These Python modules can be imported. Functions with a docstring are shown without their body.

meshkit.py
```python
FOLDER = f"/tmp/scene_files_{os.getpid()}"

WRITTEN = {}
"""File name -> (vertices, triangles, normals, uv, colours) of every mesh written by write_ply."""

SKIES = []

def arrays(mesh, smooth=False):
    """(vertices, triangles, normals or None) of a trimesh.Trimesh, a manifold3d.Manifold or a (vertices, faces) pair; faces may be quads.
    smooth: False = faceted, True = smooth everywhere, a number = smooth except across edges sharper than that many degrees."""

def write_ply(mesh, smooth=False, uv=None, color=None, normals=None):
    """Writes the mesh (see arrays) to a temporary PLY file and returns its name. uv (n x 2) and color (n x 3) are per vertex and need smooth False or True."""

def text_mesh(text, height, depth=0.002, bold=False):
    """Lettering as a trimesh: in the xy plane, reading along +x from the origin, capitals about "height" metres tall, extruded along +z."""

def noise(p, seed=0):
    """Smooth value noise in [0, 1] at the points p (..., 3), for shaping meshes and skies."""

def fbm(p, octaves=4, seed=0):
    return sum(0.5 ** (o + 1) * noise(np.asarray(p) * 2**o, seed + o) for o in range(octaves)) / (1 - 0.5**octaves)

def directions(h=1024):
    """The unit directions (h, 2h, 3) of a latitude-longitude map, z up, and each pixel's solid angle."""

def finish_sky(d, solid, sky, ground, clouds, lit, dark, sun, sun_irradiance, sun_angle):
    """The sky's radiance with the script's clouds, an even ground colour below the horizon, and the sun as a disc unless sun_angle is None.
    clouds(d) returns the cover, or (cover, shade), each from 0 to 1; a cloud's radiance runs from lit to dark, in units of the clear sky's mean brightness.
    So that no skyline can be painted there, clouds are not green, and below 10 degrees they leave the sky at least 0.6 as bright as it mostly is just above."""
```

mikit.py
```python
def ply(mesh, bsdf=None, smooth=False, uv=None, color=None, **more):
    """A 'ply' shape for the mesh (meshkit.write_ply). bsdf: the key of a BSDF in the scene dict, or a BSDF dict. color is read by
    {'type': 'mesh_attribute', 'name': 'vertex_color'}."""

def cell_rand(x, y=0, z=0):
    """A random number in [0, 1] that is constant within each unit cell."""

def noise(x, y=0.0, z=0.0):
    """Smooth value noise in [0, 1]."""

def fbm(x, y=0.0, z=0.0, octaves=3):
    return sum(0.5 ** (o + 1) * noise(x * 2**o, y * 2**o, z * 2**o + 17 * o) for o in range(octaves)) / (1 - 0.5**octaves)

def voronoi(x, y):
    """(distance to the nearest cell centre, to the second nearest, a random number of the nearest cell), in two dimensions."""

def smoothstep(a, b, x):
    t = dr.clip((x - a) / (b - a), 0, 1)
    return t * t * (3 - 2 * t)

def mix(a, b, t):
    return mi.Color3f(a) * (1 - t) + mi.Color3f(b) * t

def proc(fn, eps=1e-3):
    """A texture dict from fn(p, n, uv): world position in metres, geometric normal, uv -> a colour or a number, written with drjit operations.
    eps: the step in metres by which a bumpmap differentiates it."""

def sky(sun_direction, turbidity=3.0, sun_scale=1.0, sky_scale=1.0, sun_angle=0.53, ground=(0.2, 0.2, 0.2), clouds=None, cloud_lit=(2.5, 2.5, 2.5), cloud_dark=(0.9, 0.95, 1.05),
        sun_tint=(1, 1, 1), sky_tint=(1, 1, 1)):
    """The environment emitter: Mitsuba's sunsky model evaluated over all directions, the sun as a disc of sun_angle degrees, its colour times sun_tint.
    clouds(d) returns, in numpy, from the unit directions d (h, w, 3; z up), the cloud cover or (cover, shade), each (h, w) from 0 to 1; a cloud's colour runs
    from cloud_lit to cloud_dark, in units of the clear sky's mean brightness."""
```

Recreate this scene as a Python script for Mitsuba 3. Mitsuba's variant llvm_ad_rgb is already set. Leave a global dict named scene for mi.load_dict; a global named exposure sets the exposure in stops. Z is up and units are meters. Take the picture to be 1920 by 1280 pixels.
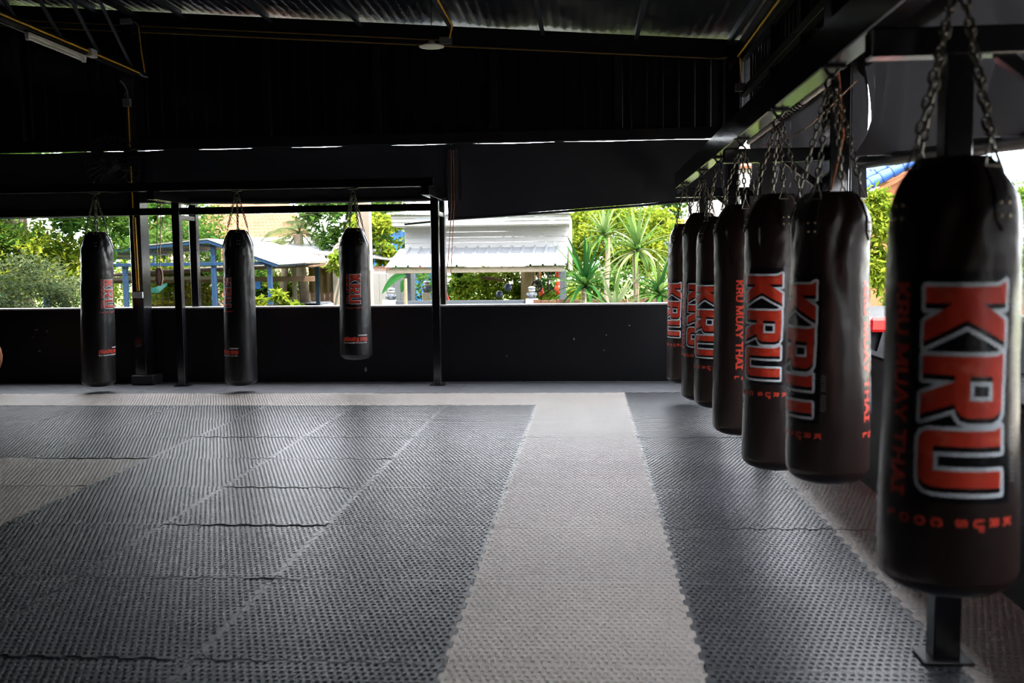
import math, random
import numpy as np
import trimesh
import drjit as dr
import mitsuba as mi
import mikit
from mikit import noise, fbm, smoothstep, mix, cell_rand
import meshkit
from shapely.geometry import Polygon, MultiPolygon, box as sbox, LineString
from shapely.ops import unary_union
from shapely import affinity

T = mi.ScalarTransform4f
scene, labels = {}, {}
PI = math.pi

# ------------------------------------------------------------------ camera, sky, exposure
CAM_H = 1.548
PITCH, YAW, ROLL = 0.07924, 0.07591, -0.01205
_cy, _sy, _cp, _sp = math.cos(YAW), math.sin(YAW), math.cos(PITCH), math.sin(PITCH)
_fw = np.array([-_sy * _cp, _cy * _cp, -_sp])
_rt = np.array([_cy, _sy, 0.0])
_up = np.cross(_rt, _fw)
_up2 = -_rt * math.sin(ROLL) + _up * math.cos(ROLL)
scene['camera'] = {
    'type': 'thinlens',
    'to_world': T().look_at(origin=[0, 0, CAM_H], target=[float(v) for v in np.array([0, 0, CAM_H]) + _fw], up=[float(v) for v in _up2]),
    'fov': math.degrees(2 * math.atan(960 / 1856.1)), 'fov_axis': 'x',
    'aperture_radius': 0.0075, 'focus_distance': 10.5,
    'near_clip': 0.05, 'far_clip': 500.0,
}
def sky_clouds(d):
    n = meshkit.fbm(d * 2.6 + 3.1, 5, seed=4)
    cover = np.clip((n - 0.22) * 5.0, 0.35, 1.0)
    return cover, np.clip((n - 0.62) * 1.8, 0, 0.5)
scene['sky'] = mikit.sky([0.34, -0.36, 0.87], turbidity=3.5, sun_scale=0.5, sky_scale=1.0, sun_angle=0.6, ground=(0.22, 0.21, 0.18),
                         clouds=sky_clouds, cloud_lit=(3.6, 3.75, 3.95), cloud_dark=(2.6, 2.75, 2.9))
exposure = 4.72

# ------------------------------------------------------------------ helpers
_used = set()
def numbered(name):
    if name not in _used:
        _used.add(name); return name
    k = 1
    while f'{name}_{k:03d}' in _used: k += 1
    name = f'{name}_{k:03d}'; _used.add(name); return name
def thing(name, label, cat=None, group=None, kind=None):
    key = numbered(name); d = {'label': label}
    if cat: d['category'] = cat
    if group: d['group'] = group
    if kind: d['kind'] = kind
    labels[key] = d
    return key
def put(key, shape): scene[key] = shape; return key
def part(parent, name, mesh, bsdf, smooth=False, label=None, kind=None, **kw):
    key = numbered(f'{parent}__{name}')
    scene[key] = mesh if isinstance(mesh, dict) else mikit.ply(mesh, bsdf, smooth=smooth, **kw)
    if label or kind:
        labels[key] = {}
        if label: labels[key]['label'] = label
        if kind: labels[key]['kind'] = kind
    return key
def one(name, mesh, bsdf, label, cat=None, group=None, kind=None, smooth=False, **kw):
    key = thing(name, label, cat, group, kind)
    scene[key] = mikit.ply(mesh, bsdf, smooth=smooth, **kw)
    return key
def struct(name, mesh, bsdf, label=None, smooth=False):
    key = numbered(name); labels[key] = {'kind': 'structure', **({'label': label} if label else {})}
    if mesh is not None: scene[key] = mikit.ply(mesh, bsdf, smooth=smooth)
    return key
cat = trimesh.util.concatenate
def tm(v, f): return trimesh.Trimesh(np.asarray(v, float), np.asarray(f, int), process=False)
def hull(p): return trimesh.convex.convex_hull(np.asarray(p, float))
def cbox(x0, x1, y0, y1, z0, z1, b=0.004):
    """A box with chamfered edges."""
    b = min(b, (x1 - x0) / 3, (y1 - y0) / 3, (z1 - z0) / 3)
    if b <= 1e-5:
        return trimesh.creation.box(bounds=[[x0, y0, z0], [x1, y1, z1]])
    p = []
    for X, sx in ((x0, 1), (x1, -1)):
        for Y, sy in ((y0, 1), (y1, -1)):
            for Z, sz in ((z0, 1), (z1, -1)):
                p += [(X, Y + sy * b, Z + sz * b), (X + sx * b, Y, Z + sz * b), (X + sx * b, Y + sy * b, Z)]
    return hull(p)
def bar(p, q, w, h, b=0.003, up=(0, 0, 1)):
    """A box section of width w and height h from p to q."""
    p, q = np.array(p, float), np.array(q, float); d = q - p; L = np.linalg.norm(d); d /= L
    u = np.array(up, float)
    if abs(d @ u) > 0.95: u = np.array([0, 1.0, 0])
    s = np.cross(d, u); s /= np.linalg.norm(s); u = np.cross(s, d)
    m = cbox(-w / 2, w / 2, 0, L, -h / 2, h / 2, b)
    m.vertices = p + m.vertices[:, :1] * s + m.vertices[:, 1:2] * d + m.vertices[:, 2:] * u
    return m
def tube(pts, r, n=8, closed=False, caps=True):
    p = np.asarray(pts, float); k = len(p); r = np.broadcast_to(np.asarray(r, float), (k,))
    if closed: t = np.roll(p, -1, 0) - np.roll(p, 1, 0)
    else: t = np.gradient(p, axis=0)
    t /= np.linalg.norm(t, axis=1, keepdims=True) + 1e-12
    a = np.cross(t[0], [0, 0, 1.0] if abs(t[0][2]) < 0.9 else [1.0, 0, 0]); a /= np.linalg.norm(a)
    A = []
    for i in range(k):
        a = a - (a @ t[i]) * t[i]; a /= np.linalg.norm(a); A.append(a)
    A = np.array(A); B = np.cross(t, A)
    if closed:
        pass
    g = np.arange(n) * 2 * PI / n
    v = p[:, None] + r[:, None, None] * (np.cos(g)[None, :, None] * A[:, None] + np.sin(g)[None, :, None] * B[:, None])
    v = v.reshape(-1, 3); f = []
    for i in range(k if closed else k - 1):
        i2 = (i + 1) % k
        for j in range(n):
            j2 = (j + 1) % n
            f += [(i * n + j, i * n + j2, i2 * n + j2), (i * n + j, i2 * n + j2, i2 * n + j)]
    if not closed and caps:
        c = len(v); v = np.vstack([v, p[:1], p[-1:]])
        for j in range(n):
            j2 = (j + 1) % n
            f += [(c, j2, j), (c + 1, (k - 1) * n + j, (k - 1) * n + j2)]
    return tm(v, f)
def lathe(prof, n=32, c=(0, 0, 0)):
    """prof: (r, z) from bottom to top; ends with r = 0 close."""
    pr = np.asarray(prof, float); g = np.arange(n) * 2 * PI / n
    v = np.stack([pr[:, None, 0] * np.cos(g), pr[:, None, 0] * np.sin(g), np.broadcast_to(pr[:, None, 1], (len(pr), n))], -1).reshape(-1, 3) + np.array(c)
    f = []
    for i in range(len(pr) - 1):
        for j in range(n):
            j2 = (j + 1) % n
            f += [(i * n + j, i * n + j2, (i + 1) * n + j2), (i * n + j, (i + 1) * n + j2, (i + 1) * n + j)]
    return tm(v, f)
def ball(c, r, sub=2, s=(1, 1, 1)):
    m = trimesh.creation.icosphere(sub, 1.0); m.vertices = m.vertices * (np.array(s) * r) + np.array(c); return m
def grid(fn, nu, nv):
    """A sheet of points fn(u, v), u and v from 0 to 1 (arrays)."""
    u, v = np.meshgrid(np.linspace(0, 1, nu + 1), np.linspace(0, 1, nv + 1), indexing='ij')
    P = np.stack([np.broadcast_to(c, u.shape) for c in fn(u, v)], -1).reshape(-1, 3)
    i, j = np.meshgrid(np.arange(nu), np.arange(nv), indexing='ij'); a = (i * (nv + 1) + j).ravel()
    f = np.vstack([np.stack([a, a + nv + 1, a + nv + 2], 1), np.stack([a, a + nv + 2, a + 1], 1)])
    return tm(P, f)
def prism(poly, y0, y1):
    """poly: list of (x, z); a solid from y0 to y1."""
    m = trimesh.creation.extrude_polygon(Polygon(poly), y1 - y0, engine='earcut')
    v = m.vertices.copy(); m.vertices = np.stack([v[:, 0], y0 + v[:, 2], v[:, 1]], 1); m.invert(); return m
def slab(pts, t):
    """A thick polygon: 3-D points (flat), thickened by t against its normal."""
    p = np.asarray(pts, float); n = np.cross(p[1] - p[0], p[2] - p[0]); n /= np.linalg.norm(n)
    return hull(np.vstack([p, p - n * t]))
def rgb(*c): return {'type': 'rgb', 'value': [float(x) for x in c]}
def P(col, rough=0.5, spec=0.5, metal=0.0, **kw):
    return {'type': 'twosided', 'bsdf': {'type': 'principled', 'base_color': col if isinstance(col, dict) else rgb(*col), 'roughness': rough, 'specular': spec, 'metallic': metal, **kw}}
def bumped(fn, b, scale=1.0, eps=1e-3):
    inner = b['bsdf']
    return {'type': 'twosided', 'bsdf': {'type': 'bumpmap', 'arbitrary': mikit.proc(fn, eps), 'scale': scale, 'bsdf': inner}}
def leafy(col, trans=0.7): return {'type': 'principledthin', 'base_color': col if isinstance(col, dict) else rgb(*col), 'roughness': 0.55, 'diff_trans': trans, 'spec_trans': 0.0, 'eta': 1.4}
VC = {'type': 'mesh_attribute', 'name': 'vertex_color'}

# ------------------------------------------------------------------ materials
def mat_bump(p, n, uv): return 0.00035 * noise(p.x * 90, p.y * 90)
def mat_col(base, dust):
    def fn(p, n, uv):
        k = smoothstep(0.45, 0.75, fbm(p.x * 2.3 + 5, p.y * 2.3, 0.0, 4)) * 0.6 + 0.25 * noise(p.x * 37, p.y * 41)
        return mix(base, dust, k * 0.5)
    return mikit.proc(fn)
def foam(base, dust, rough): return P(mat_col(base, dust), rough, 0.35, sheen=0.3)
scene['m_mat_light'] = foam((0.415, 0.365, 0.328), (0.475, 0.425, 0.385), 0.48)
scene['m_mat_dark'] = foam((0.031, 0.034, 0.041), (0.060, 0.061, 0.066), 0.40)
scene['m_mat_grey'] = foam((0.10, 0.102, 0.11), (0.14, 0.14, 0.142), 0.46)
scene['m_slab'] = P((0.05, 0.05, 0.05), 0.8)
def wall_fn(p, n, uv): return mix((0.004, 0.004, 0.006), (0.007, 0.007, 0.009), fbm(p.x * 3, p.y * 3, p.z * 3, 4))
scene['m_wall'] = P(mikit.proc(wall_fn), 0.45, 0.22)
scene['m_blackcap'] = P((0.006, 0.006, 0.007), 0.85, 0.08)
scene['m_sill'] = P((0.42, 0.40, 0.385), 0.75)
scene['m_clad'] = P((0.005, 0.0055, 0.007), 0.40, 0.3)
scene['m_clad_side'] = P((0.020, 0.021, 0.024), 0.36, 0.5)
scene['m_steel'] = P((0.008, 0.008, 0.010), 0.45, 0.4)
scene['m_gloss'] = P((0.006, 0.006, 0.008), 0.16, 0.7)
scene['m_purlin'] = P((0.06, 0.07, 0.082), 0.4, 0.5, 0.6)
def foil_bump(p, n, uv): return 0.0006 * (dr.sin(p.x * 180) * dr.sin(p.y * 180)) + 0.006 * fbm(p.x * 4, p.y * 4, 0.0, 3)
scene['m_foil'] = bumped(foil_bump, P((0.007, 0.009, 0.013), 0.42, 0.25, 0.1))
def tarp_bump(p, n, uv): return 0.004 * fbm(p.x * 7, p.y * 7, p.z * 5, 4)
scene['m_tarp'] = bumped(tarp_bump, P((0.040, 0.043, 0.053), 0.40, 0.45))
scene['m_tarp_side'] = {'type': 'principledthin', 'base_color': rgb(0.062, 0.060, 0.064), 'roughness': 0.33, 'diff_trans': 0.22, 'spec_trans': 0.0, 'eta': 1.5}
scene['m_tarp_hem'] = P((0.30, 0.29, 0.30), 0.6)
scene['m_conduit'] = P((0.80, 0.42, 0.03), 0.45)
scene['m_conduit_shaded'] = P((0.20, 0.11, 0.018), 0.5)  # same conduit paint, darkened for the shade along the eave
scene['m_greyplastic'] = P((0.16, 0.16, 0.17), 0.5)
scene['m_whiteplastic'] = P((0.55, 0.53, 0.51), 0.4)
scene['m_lampwhite'] = P((0.75, 0.72, 0.68), 0.35)
scene['m_chain'] = P((0.15, 0.142, 0.118), 0.38, 0.5, 0.75)
scene['m_hook'] = P((0.05, 0.05, 0.05), 0.35, 0.5, 0.7)
scene['m_brass'] = P((0.62, 0.52, 0.33), 0.25, 0.5, 0.9)
def skin_bump(p, n, uv): return 0.0012 * fbm(p.x * 30, p.y * 30, p.z * 18, 3)
scene['m_leather_brown'] = bumped(skin_bump, P((0.019, 0.0105, 0.009), 0.31, 0.6))
scene['m_leather_black'] = bumped(skin_bump, P((0.006, 0.006, 0.007), 0.32, 0.5))
scene['m_leather_tan'] = bumped(skin_bump, P((0.22, 0.085, 0.04), 0.4, 0.5))
scene['m_strap'] = P((0.020, 0.016, 0.016), 0.42, 0.5)
scene['m_ink_white'] = P((0.62, 0.66, 0.70), 0.32)
def red_fn(p, n, uv): return mix((0.60, 0.045, 0.022), (0.70, 0.12, 0.06), smoothstep(0.55, 0.8, fbm(p.x * 25, p.y * 25, p.z * 25, 4)))
scene['m_ink_red'] = P(mikit.proc(red_fn), 0.34)
scene['m_ink_black'] = P((0.006, 0.006, 0.008), 0.25)
scene['m_ink_grey'] = P((0.09, 0.085, 0.085), 0.35)
scene['m_ink_text'] = P((0.62, 0.055, 0.03), 0.38)
scene['m_rope'] = P((0.40, 0.27, 0.20), 0.8)
scene['m_orange_rope'] = P((0.45, 0.16, 0.07), 0.8)
scene['m_fan'] = P((0.02, 0.02, 0.022), 0.4)

# ------------------------------------------------------------------ the building
WY = 12.88                      # inner face of the back wall
def roof_z(x): return 4.485 - 0.076 * x
XL, XR, YB = -12.6, 1.91, -4.0
floor = struct('floor', cbox(XL - 0.3, XR + 0.25, YB - 0.2, WY + 0.3, -0.35, -0.026, 0), 'm_slab', 'floor of interlocking black and grey foam mats')

# jigsaw mats
def wave(t, n=13, d=0.0088):
    k = t * n
    s = np.where(np.floor(k) % 2 == 0, 1, -1)
    f = k - np.floor(k)
    ramp = np.clip(np.minimum(f, 1 - f) / 0.10, 0, 1)
    return np.where((t > 0.5 / n) & (t < 1 - 0.5 / n), s * d * ramp, 0)
def mat_outline():
    t = np.linspace(0, 1, 131)[:-1]; w = wave(t); q = []
    q += [(a, b) for a, b in zip(t, w)]
    q += [(1 + b, a) for a, b in zip(t, w)]
    q += [(1 - a, 1 + b) for a, b in zip(t, wave(1 - t))]
    q += [(b, 1 - a) for a, b in zip(t, wave(1 - t))]
    return Polygon(q).simplify(0.0006)
OUT = mat_outline().buffer(-0.0013, join_style=2)
from scipy.spatial import Delaunay
from shapely import contains_xy
def pitted(x0, x1, y0, y1, nx_, ny_, depth=0.0036):
    """The stamped middle of a mat: staggered rows of leaf-shaped pits, as real relief. (vertices, faces, outline nodes)"""
    w, h = (x1 - x0) / nx_, (y1 - y0) / ny_
    vs, fs, n = [], [], 0
    rim = np.array([(-.5, -.5), (0, -.5), (.5, -.5), (.5, .5), (0, .5), (-.5, .5)])
    hexa = np.array([(-.20, -.33), (.0, -.38), (.20, -.33), (.20, .33), (.0, .38), (-.20, .33)]) * [1.45, 0.86]
    cell_v = np.vstack([np.column_stack([rim * [w, h], np.zeros(6)]), np.column_stack([hexa * [w, h], np.zeros(6)]), np.column_stack([hexa * [w * .72, h * .80], np.full(6, -depth)])])
    cf = []
    for i in range(6):
        j = (i + 1) % 6
        cf += [(i, j, 6 + j), (i, 6 + j, 6 + i), (6 + i, 6 + j, 12 + j), (6 + i, 12 + j, 12 + i)]
    cf += [(12, 13, 14), (12, 14, 15), (12, 15, 17), (15, 16, 17)]
    cf = np.array(cf)
    for r in range(ny_):
        cy = y0 + (r + .5) * h
        if r % 2 == 0: cxs = x0 + (np.arange(nx_) + .5) * w
        else:
            cxs = x0 + (np.arange(nx_ - 1) + 1.0) * w
            for xa, xb in ((x0, x0 + w / 2), (x1 - w / 2, x1)):
                vs.append(np.array([(xa, cy - h / 2, 0), (xb, cy - h / 2, 0), (xb, cy + h / 2, 0), (xa, cy + h / 2, 0)])); fs.append(np.array([(0, 1, 2), (0, 2, 3)]) + n); n += 4
        for cx in cxs:
            vs.append(cell_v + [cx, cy, 0]); fs.append(cf + n); n += 18
    v, f = np.vstack(vs), np.vstack(fs)
    m = trimesh.Trimesh(v, f, process=False); m.merge_vertices(digits_vertex=6)
    v, f = np.array(m.vertices), np.array(m.faces)
    e = (np.abs(v[:, 0] - x0) < 1e-6) | (np.abs(v[:, 0] - x1) < 1e-6) | (np.abs(v[:, 1] - y0) < 1e-6) | (np.abs(v[:, 1] - y1) < 1e-6)
    return v, f, np.nonzero(e)[0]
def mat_mesh(sx, sy, seed, keep=None, depth=0.0036, pits=False):
    """One foam mat with toothed edges, slightly warped as it lies; origin at its corner."""
    poly = affinity.scale(OUT, sx, sy, origin=(0, 0))
    if keep is not None: poly = poly.intersection(keep)
    ring = np.array(poly.segmentize(0.021).exterior.coords)[:-1]
    nR = len(ring)
    if pits:
        bx1 = min(sx, poly.bounds[2]) - 0.0097
        pv, pf, edge = pitted(0.0097, bx1, 0.0097, sy - 0.0097, max(4, int(round((bx1 - .0097) / .0313))), 24, depth)
        inn = pv[edge][:, :2]
    else:
        gx, gy = np.meshgrid(np.linspace(0.035, sx - 0.035, 22), np.linspace(0.035, sy - 0.035, 22)); inn = np.stack([gx.ravel(), gy.ravel()], 1)
        inn = inn[contains_xy(poly.buffer(-0.012), inn[:, 0], inn[:, 1])]
    p = np.vstack([ring, inn]); tri = Delaunay(p).simplices
    c = p[tri].mean(1); ok = contains_xy(poly.buffer(1e-6), c[:, 0], c[:, 1])
    if pits: ok &= ~((c[:, 0] > .0097) & (c[:, 0] < bx1) & (c[:, 1] > .0097) & (c[:, 1] < sy - .0097))
    tri = tri[ok]
    a, b = p[tri[:, 1]] - p[tri[:, 0]], p[tri[:, 2]] - p[tri[:, 0]]
    cr = a[:, 0] * b[:, 1] - a[:, 1] * b[:, 0]; tri[cr < 0] = tri[cr < 0][:, ::-1]; tri = tri[np.abs(cr) > 1e-9]
    v3 = np.column_stack([p, np.zeros(len(p))])
    if pits:
        remap = np.zeros(len(pv), int); inside = np.ones(len(pv), bool); inside[edge] = False
        remap[edge] = nR + np.arange(len(edge)); remap[inside] = len(p) + np.arange(inside.sum())
        v3 = np.vstack([v3, pv[inside]]); tri = np.vstack([tri, remap[pf]])
    r = np.random.default_rng(seed)
    def warp(x, y):
        u, v = x / sx, y / sy
        z = WARP * 0.9 * (meshkit.fbm(np.stack([x * 2.3, y * 2.3, np.full(len(x), seed * 3.7)], 1), 2, seed) - 0.55)
        r2 = np.random.default_rng(seed + 1)
        for e, w in ((u, 0.16), (1 - u, 0.16), (v, 0.13), (1 - v, 0.13)):
            z = z + r2.uniform(-0.6, 1.0) * WARP * 0.55 * np.exp(-(e / w) ** 2 * 2.2)
        return z
    o = len(v3); i = np.arange(nR); j = (i + 1) % nR
    v3 = np.vstack([v3, np.column_stack([ring, np.zeros(nR)]), np.column_stack([ring, np.full(nR, -0.024)])])
    z = warp(v3[:, 0], v3[:, 1]); z -= z[:nR].mean() + 0.001
    v3[:o + nR, 2] += z[:o + nR]
    side = np.vstack([np.stack([i + o + nR, j + o, i + o], 1), np.stack([i + o + nR, j + o + nR, j + o], 1)])
    return tm(v3, np.vstack([tri, side]))
WARP = 0.0062
X0, Y0 = -0.5623, 3.7065
NV = 5
def group(name, mesh, mat):
    g = f'shape_{name}_{mat[6:]}'
    if g not in scene: scene[g] = {'type': 'shapegroup', 'shape': mikit.ply(mesh(), mat, smooth=30)}
    return g
_mesh = {}
def mat_shape(kind, k, mat):
    dp = 0.0028 if mat == 'm_mat_light' else 0.0046
    if (kind, k, dp) not in _mesh:
        sx = 0.965 if kind.startswith('colr') else 1
        far = kind.endswith('last'); pits = not kind.endswith('flat') and not far
        keep = None
        if kind.startswith('half'): keep = sbox(-1, -1, 0.505, 1.168 if far else 3)
        elif far: keep = sbox(-1, -1, 3, 1.168)
        _mesh[kind, k, dp] = mat_mesh(sx, 1.172 if far else 1, 10 + 13 * k + len(kind), keep, dp, pits)
    return group(f'{kind}{k}', lambda: _mesh[kind, k, dp], mat)
def is_light(i, j):
    if i == 0 and j <= 7: return True
    if i <= 0 and j == 7: return True
    if i in (-4, -5) and j <= 3: return True
    return i == 2
rm = random.Random(7)
for j in range(-2, 9):
    for i in range(-9, 3):
        k = numbered('floor__mat')
        kind = ('full' if i < 1 else 'colr' if i == 1 else 'half') + ('_last' if j == 8 else '_flat' if i < -5 - max(0, j - 1) and i < -6 else '')
        v = rm.randrange(NV) if i < 1 else (j + 2) % 3
        m = 'm_mat_light' if is_light(i, j) else ('m_mat_grey' if j == 8 else 'm_mat_dark')
        x = X0 + (i if i < 2 else 1.965)
        g = mat_shape(kind, v % (2 if kind.endswith('last') else 5), m)
        scene[k] = {'type': 'instance', 'group': {'type': 'ref', 'id': g}, 'to_world': T().translate([x, Y0 + j, 0])}

# low walls
wb = struct('wall_back', cbox(XL, XR + 0.22, WY, WY + 0.24, -0.3, 0.985, 0.003), 'm_wall', 'low black back wall under the opening')
part(wb, 'sill', cbox(XL, XR + 0.23, WY - 0.008, WY + 0.25, 0.987, 1.008, 0.004), 'm_sill', label='pale cement top')
wr = struct('wall_right', cbox(XR, XR + 0.09, YB, WY, -0.3, 0.885, 0.003), 'm_wall', 'low black wall along the right side')
part(wr, 'sill', cbox(XR - 0.008, XR + 0.10, YB, WY - 0.02, 0.887, 0.905, 0.004), 'm_blackcap')
wl = struct('wall_left', cbox(XL - 0.2, XL, YB, WY + 0.24, -0.3, 1.0, 0.003), 'm_wall')
wf = struct('wall_front', cbox(XL - 0.2, XR + 0.2, YB - 0.2, YB, -0.3, 5.4, 0.003), 'm_wall')

# chips of lost paint on the back wall
ch = []
for cx, cz, w, h in ((-7.45, 0.72, .05, .03), (-7.3, 0.70, .03, .03), (-7.50, 0.62, .02, .02), (-7.42, 0.43, .05, .03), (-2.93, 0.16, .035, .09), (-2.98, 0.52, .012, .02), (-1.05, 0.33, .02, .03), (-.17, .55, .02, .05), (.22, .4, .02, .02), (.25, .6, .02, .03), (-6.6, .12, .04, .02), (.55, .72, .03, .02)):
    a = np.linspace(0, 2 * PI, 9)[:-1]; r = 0.6 + 0.4 * np.abs(np.sin(a * 3 + cx * 9))
    ch.append(hull([(cx + w / 2 * rr * math.cos(t), WY - q, cz + h / 2 * rr * math.sin(t)) for t, rr in zip(a, r) for q in (0.0008, -0.002)]))
part(wb, 'paint_chips', cat(ch), 'm_greyplastic', kind='stuff', label='small pale chips in the black paint')

struct('added_wall_back', cbox(XL, -8.4, WY + 0.02, WY + 0.12, 1.01, 3.08, 0.003), 'm_clad')  # added out of view to cut light from the back opening
# upper cladding: ribbed black sheets
def ribbed(x0, x1, ztop, zbot, pitch=0.2, h=0.022):
    pts = []
    x = x0
    while x < x1 - 1e-6:
        for dx, dh in ((0, 0), (pitch * .62, 0), (pitch * .70, h), (pitch * .92, h)):
            if x + dx < x1: pts.append((x + dx, dh))
        x += pitch
    pts.append((x1, 0)); pts = np.array(pts)
    return pts
def clad_back(x0, x1):
    q = ribbed(x0, x1, 0, 0); n = len(q)
    lo = np.stack([q[:, 0], WY + 0.10 - q[:, 1], np.full(n, 3.10)], 1)
    hi = np.stack([q[:, 0], WY + 0.10 - q[:, 1], roof_z(q[:, 0]) - 0.12], 1)
    i = np.arange(n - 1)
    return tm(np.vstack([lo, hi]), np.vstack([np.stack([i, i + 1, i + 1 + n], 1), np.stack([i, i + 1 + n, i + n], 1)]))
cb = struct('wall_back_upper', None, None, 'ribbed black sheet cladding above the opening')
x = -12.6
while x < 1.9:
    part(cb, 'sheet', clad_back(x, min(x + 0.8, 2.1)), 'm_clad'); x += 0.8
for sx in (-10.4, -9.0, -7.53, -4.16, -2.70, -1.18, 0.42):
    part(cb, 'stud', cbox(sx - 0.05, sx + 0.05, WY - 0.03, WY + 0.06, 3.2, roof_z(sx) - 0.15), 'm_steel')
def clad_right(y0, y1):
    q = ribbed(y0, y1, 0, 0); n = len(q)
    lo = np.stack([XR + 0.16 - q[:, 1], q[:, 0], np.full(n, 2.95)], 1); hi = lo.copy(); hi[:, 2] = 4.26
    i = np.arange(n - 1)
    return tm(np.vstack([lo, hi]), np.vstack([np.stack([i, i + 1, i + 1 + n], 1), np.stack([i, i + 1 + n, i + n], 1)]))
cr_ = struct('wall_right_upper', None, None, 'ribbed black sheet cladding above the right opening')
y = YB
while y < 12.8:
    part(cr_, 'sheet', clad_right(y, min(y + 0.8, 12.98)), 'm_clad_side'); y += 0.8
for zz, hh in ((3.58, 0.09), (3.20, 0.10), (4.02, 0.10)):
    part(cr_, 'rail', cbox(XR + 0.02, XR + 0.10, YB, 12.8, zz, zz + hh), 'm_steel')
for yy in (-1.2, 1.7, 4.6, 9.4, 10.9):
    part(cr_, 'stud', cbox(XR + 0.04, XR + 0.12, yy - 0.04, yy + 0.04, 3.3, 4.2), 'm_steel')

# roof: foil sheets over purlins
ceil = struct('ceiling', None, None, 'dark foil-lined metal roof')
def foil(x0, x1, seed):
    def fn(u, v):
        X = x0 + (x1 - x0) * u; Y = YB - 0.3 + (13.16 - YB + 0.3) * v
        sag = 0.028 * np.sin(PI * u) * (0.55 + 0.45 * meshkit.noise(np.stack([X * 2, Y * 1.6, X * 0 + seed], -1), seed))
        w = 0.010 * meshkit.fbm(np.stack([X * 5, Y * 5, X * 0 + seed], -1), 3, seed) + 0.006 * np.sin(X * 52)
        return X, Y, roof_z(X) - sag + w
    return grid(fn, 30, 110)
PUR = [-12.3, -11.1, -9.9, -8.75, -7.56, -6.38, -5.22, -4.06, -2.88, -1.70, -0.54, 0.64, 1.80]
edges = [XL - 0.5] + PUR + [2.45]
for k in range(len(edges) - 1):
    part(ceil, 'sheet', foil(edges[k], edges[k + 1], 60 + k), 'm_foil', smooth=True)
part(ceil, 'deck', slab([(XL - 0.6, YB - 0.5, roof_z(XL - .6) + 0.06), (3.35, YB - 0.5, roof_z(3.35) + 0.06), (3.35, 13.5, roof_z(3.35) + 0.06), (XL - 0.6, 13.5, roof_z(XL - .6) + 0.06)], 0.02), 'm_steel')
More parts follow.
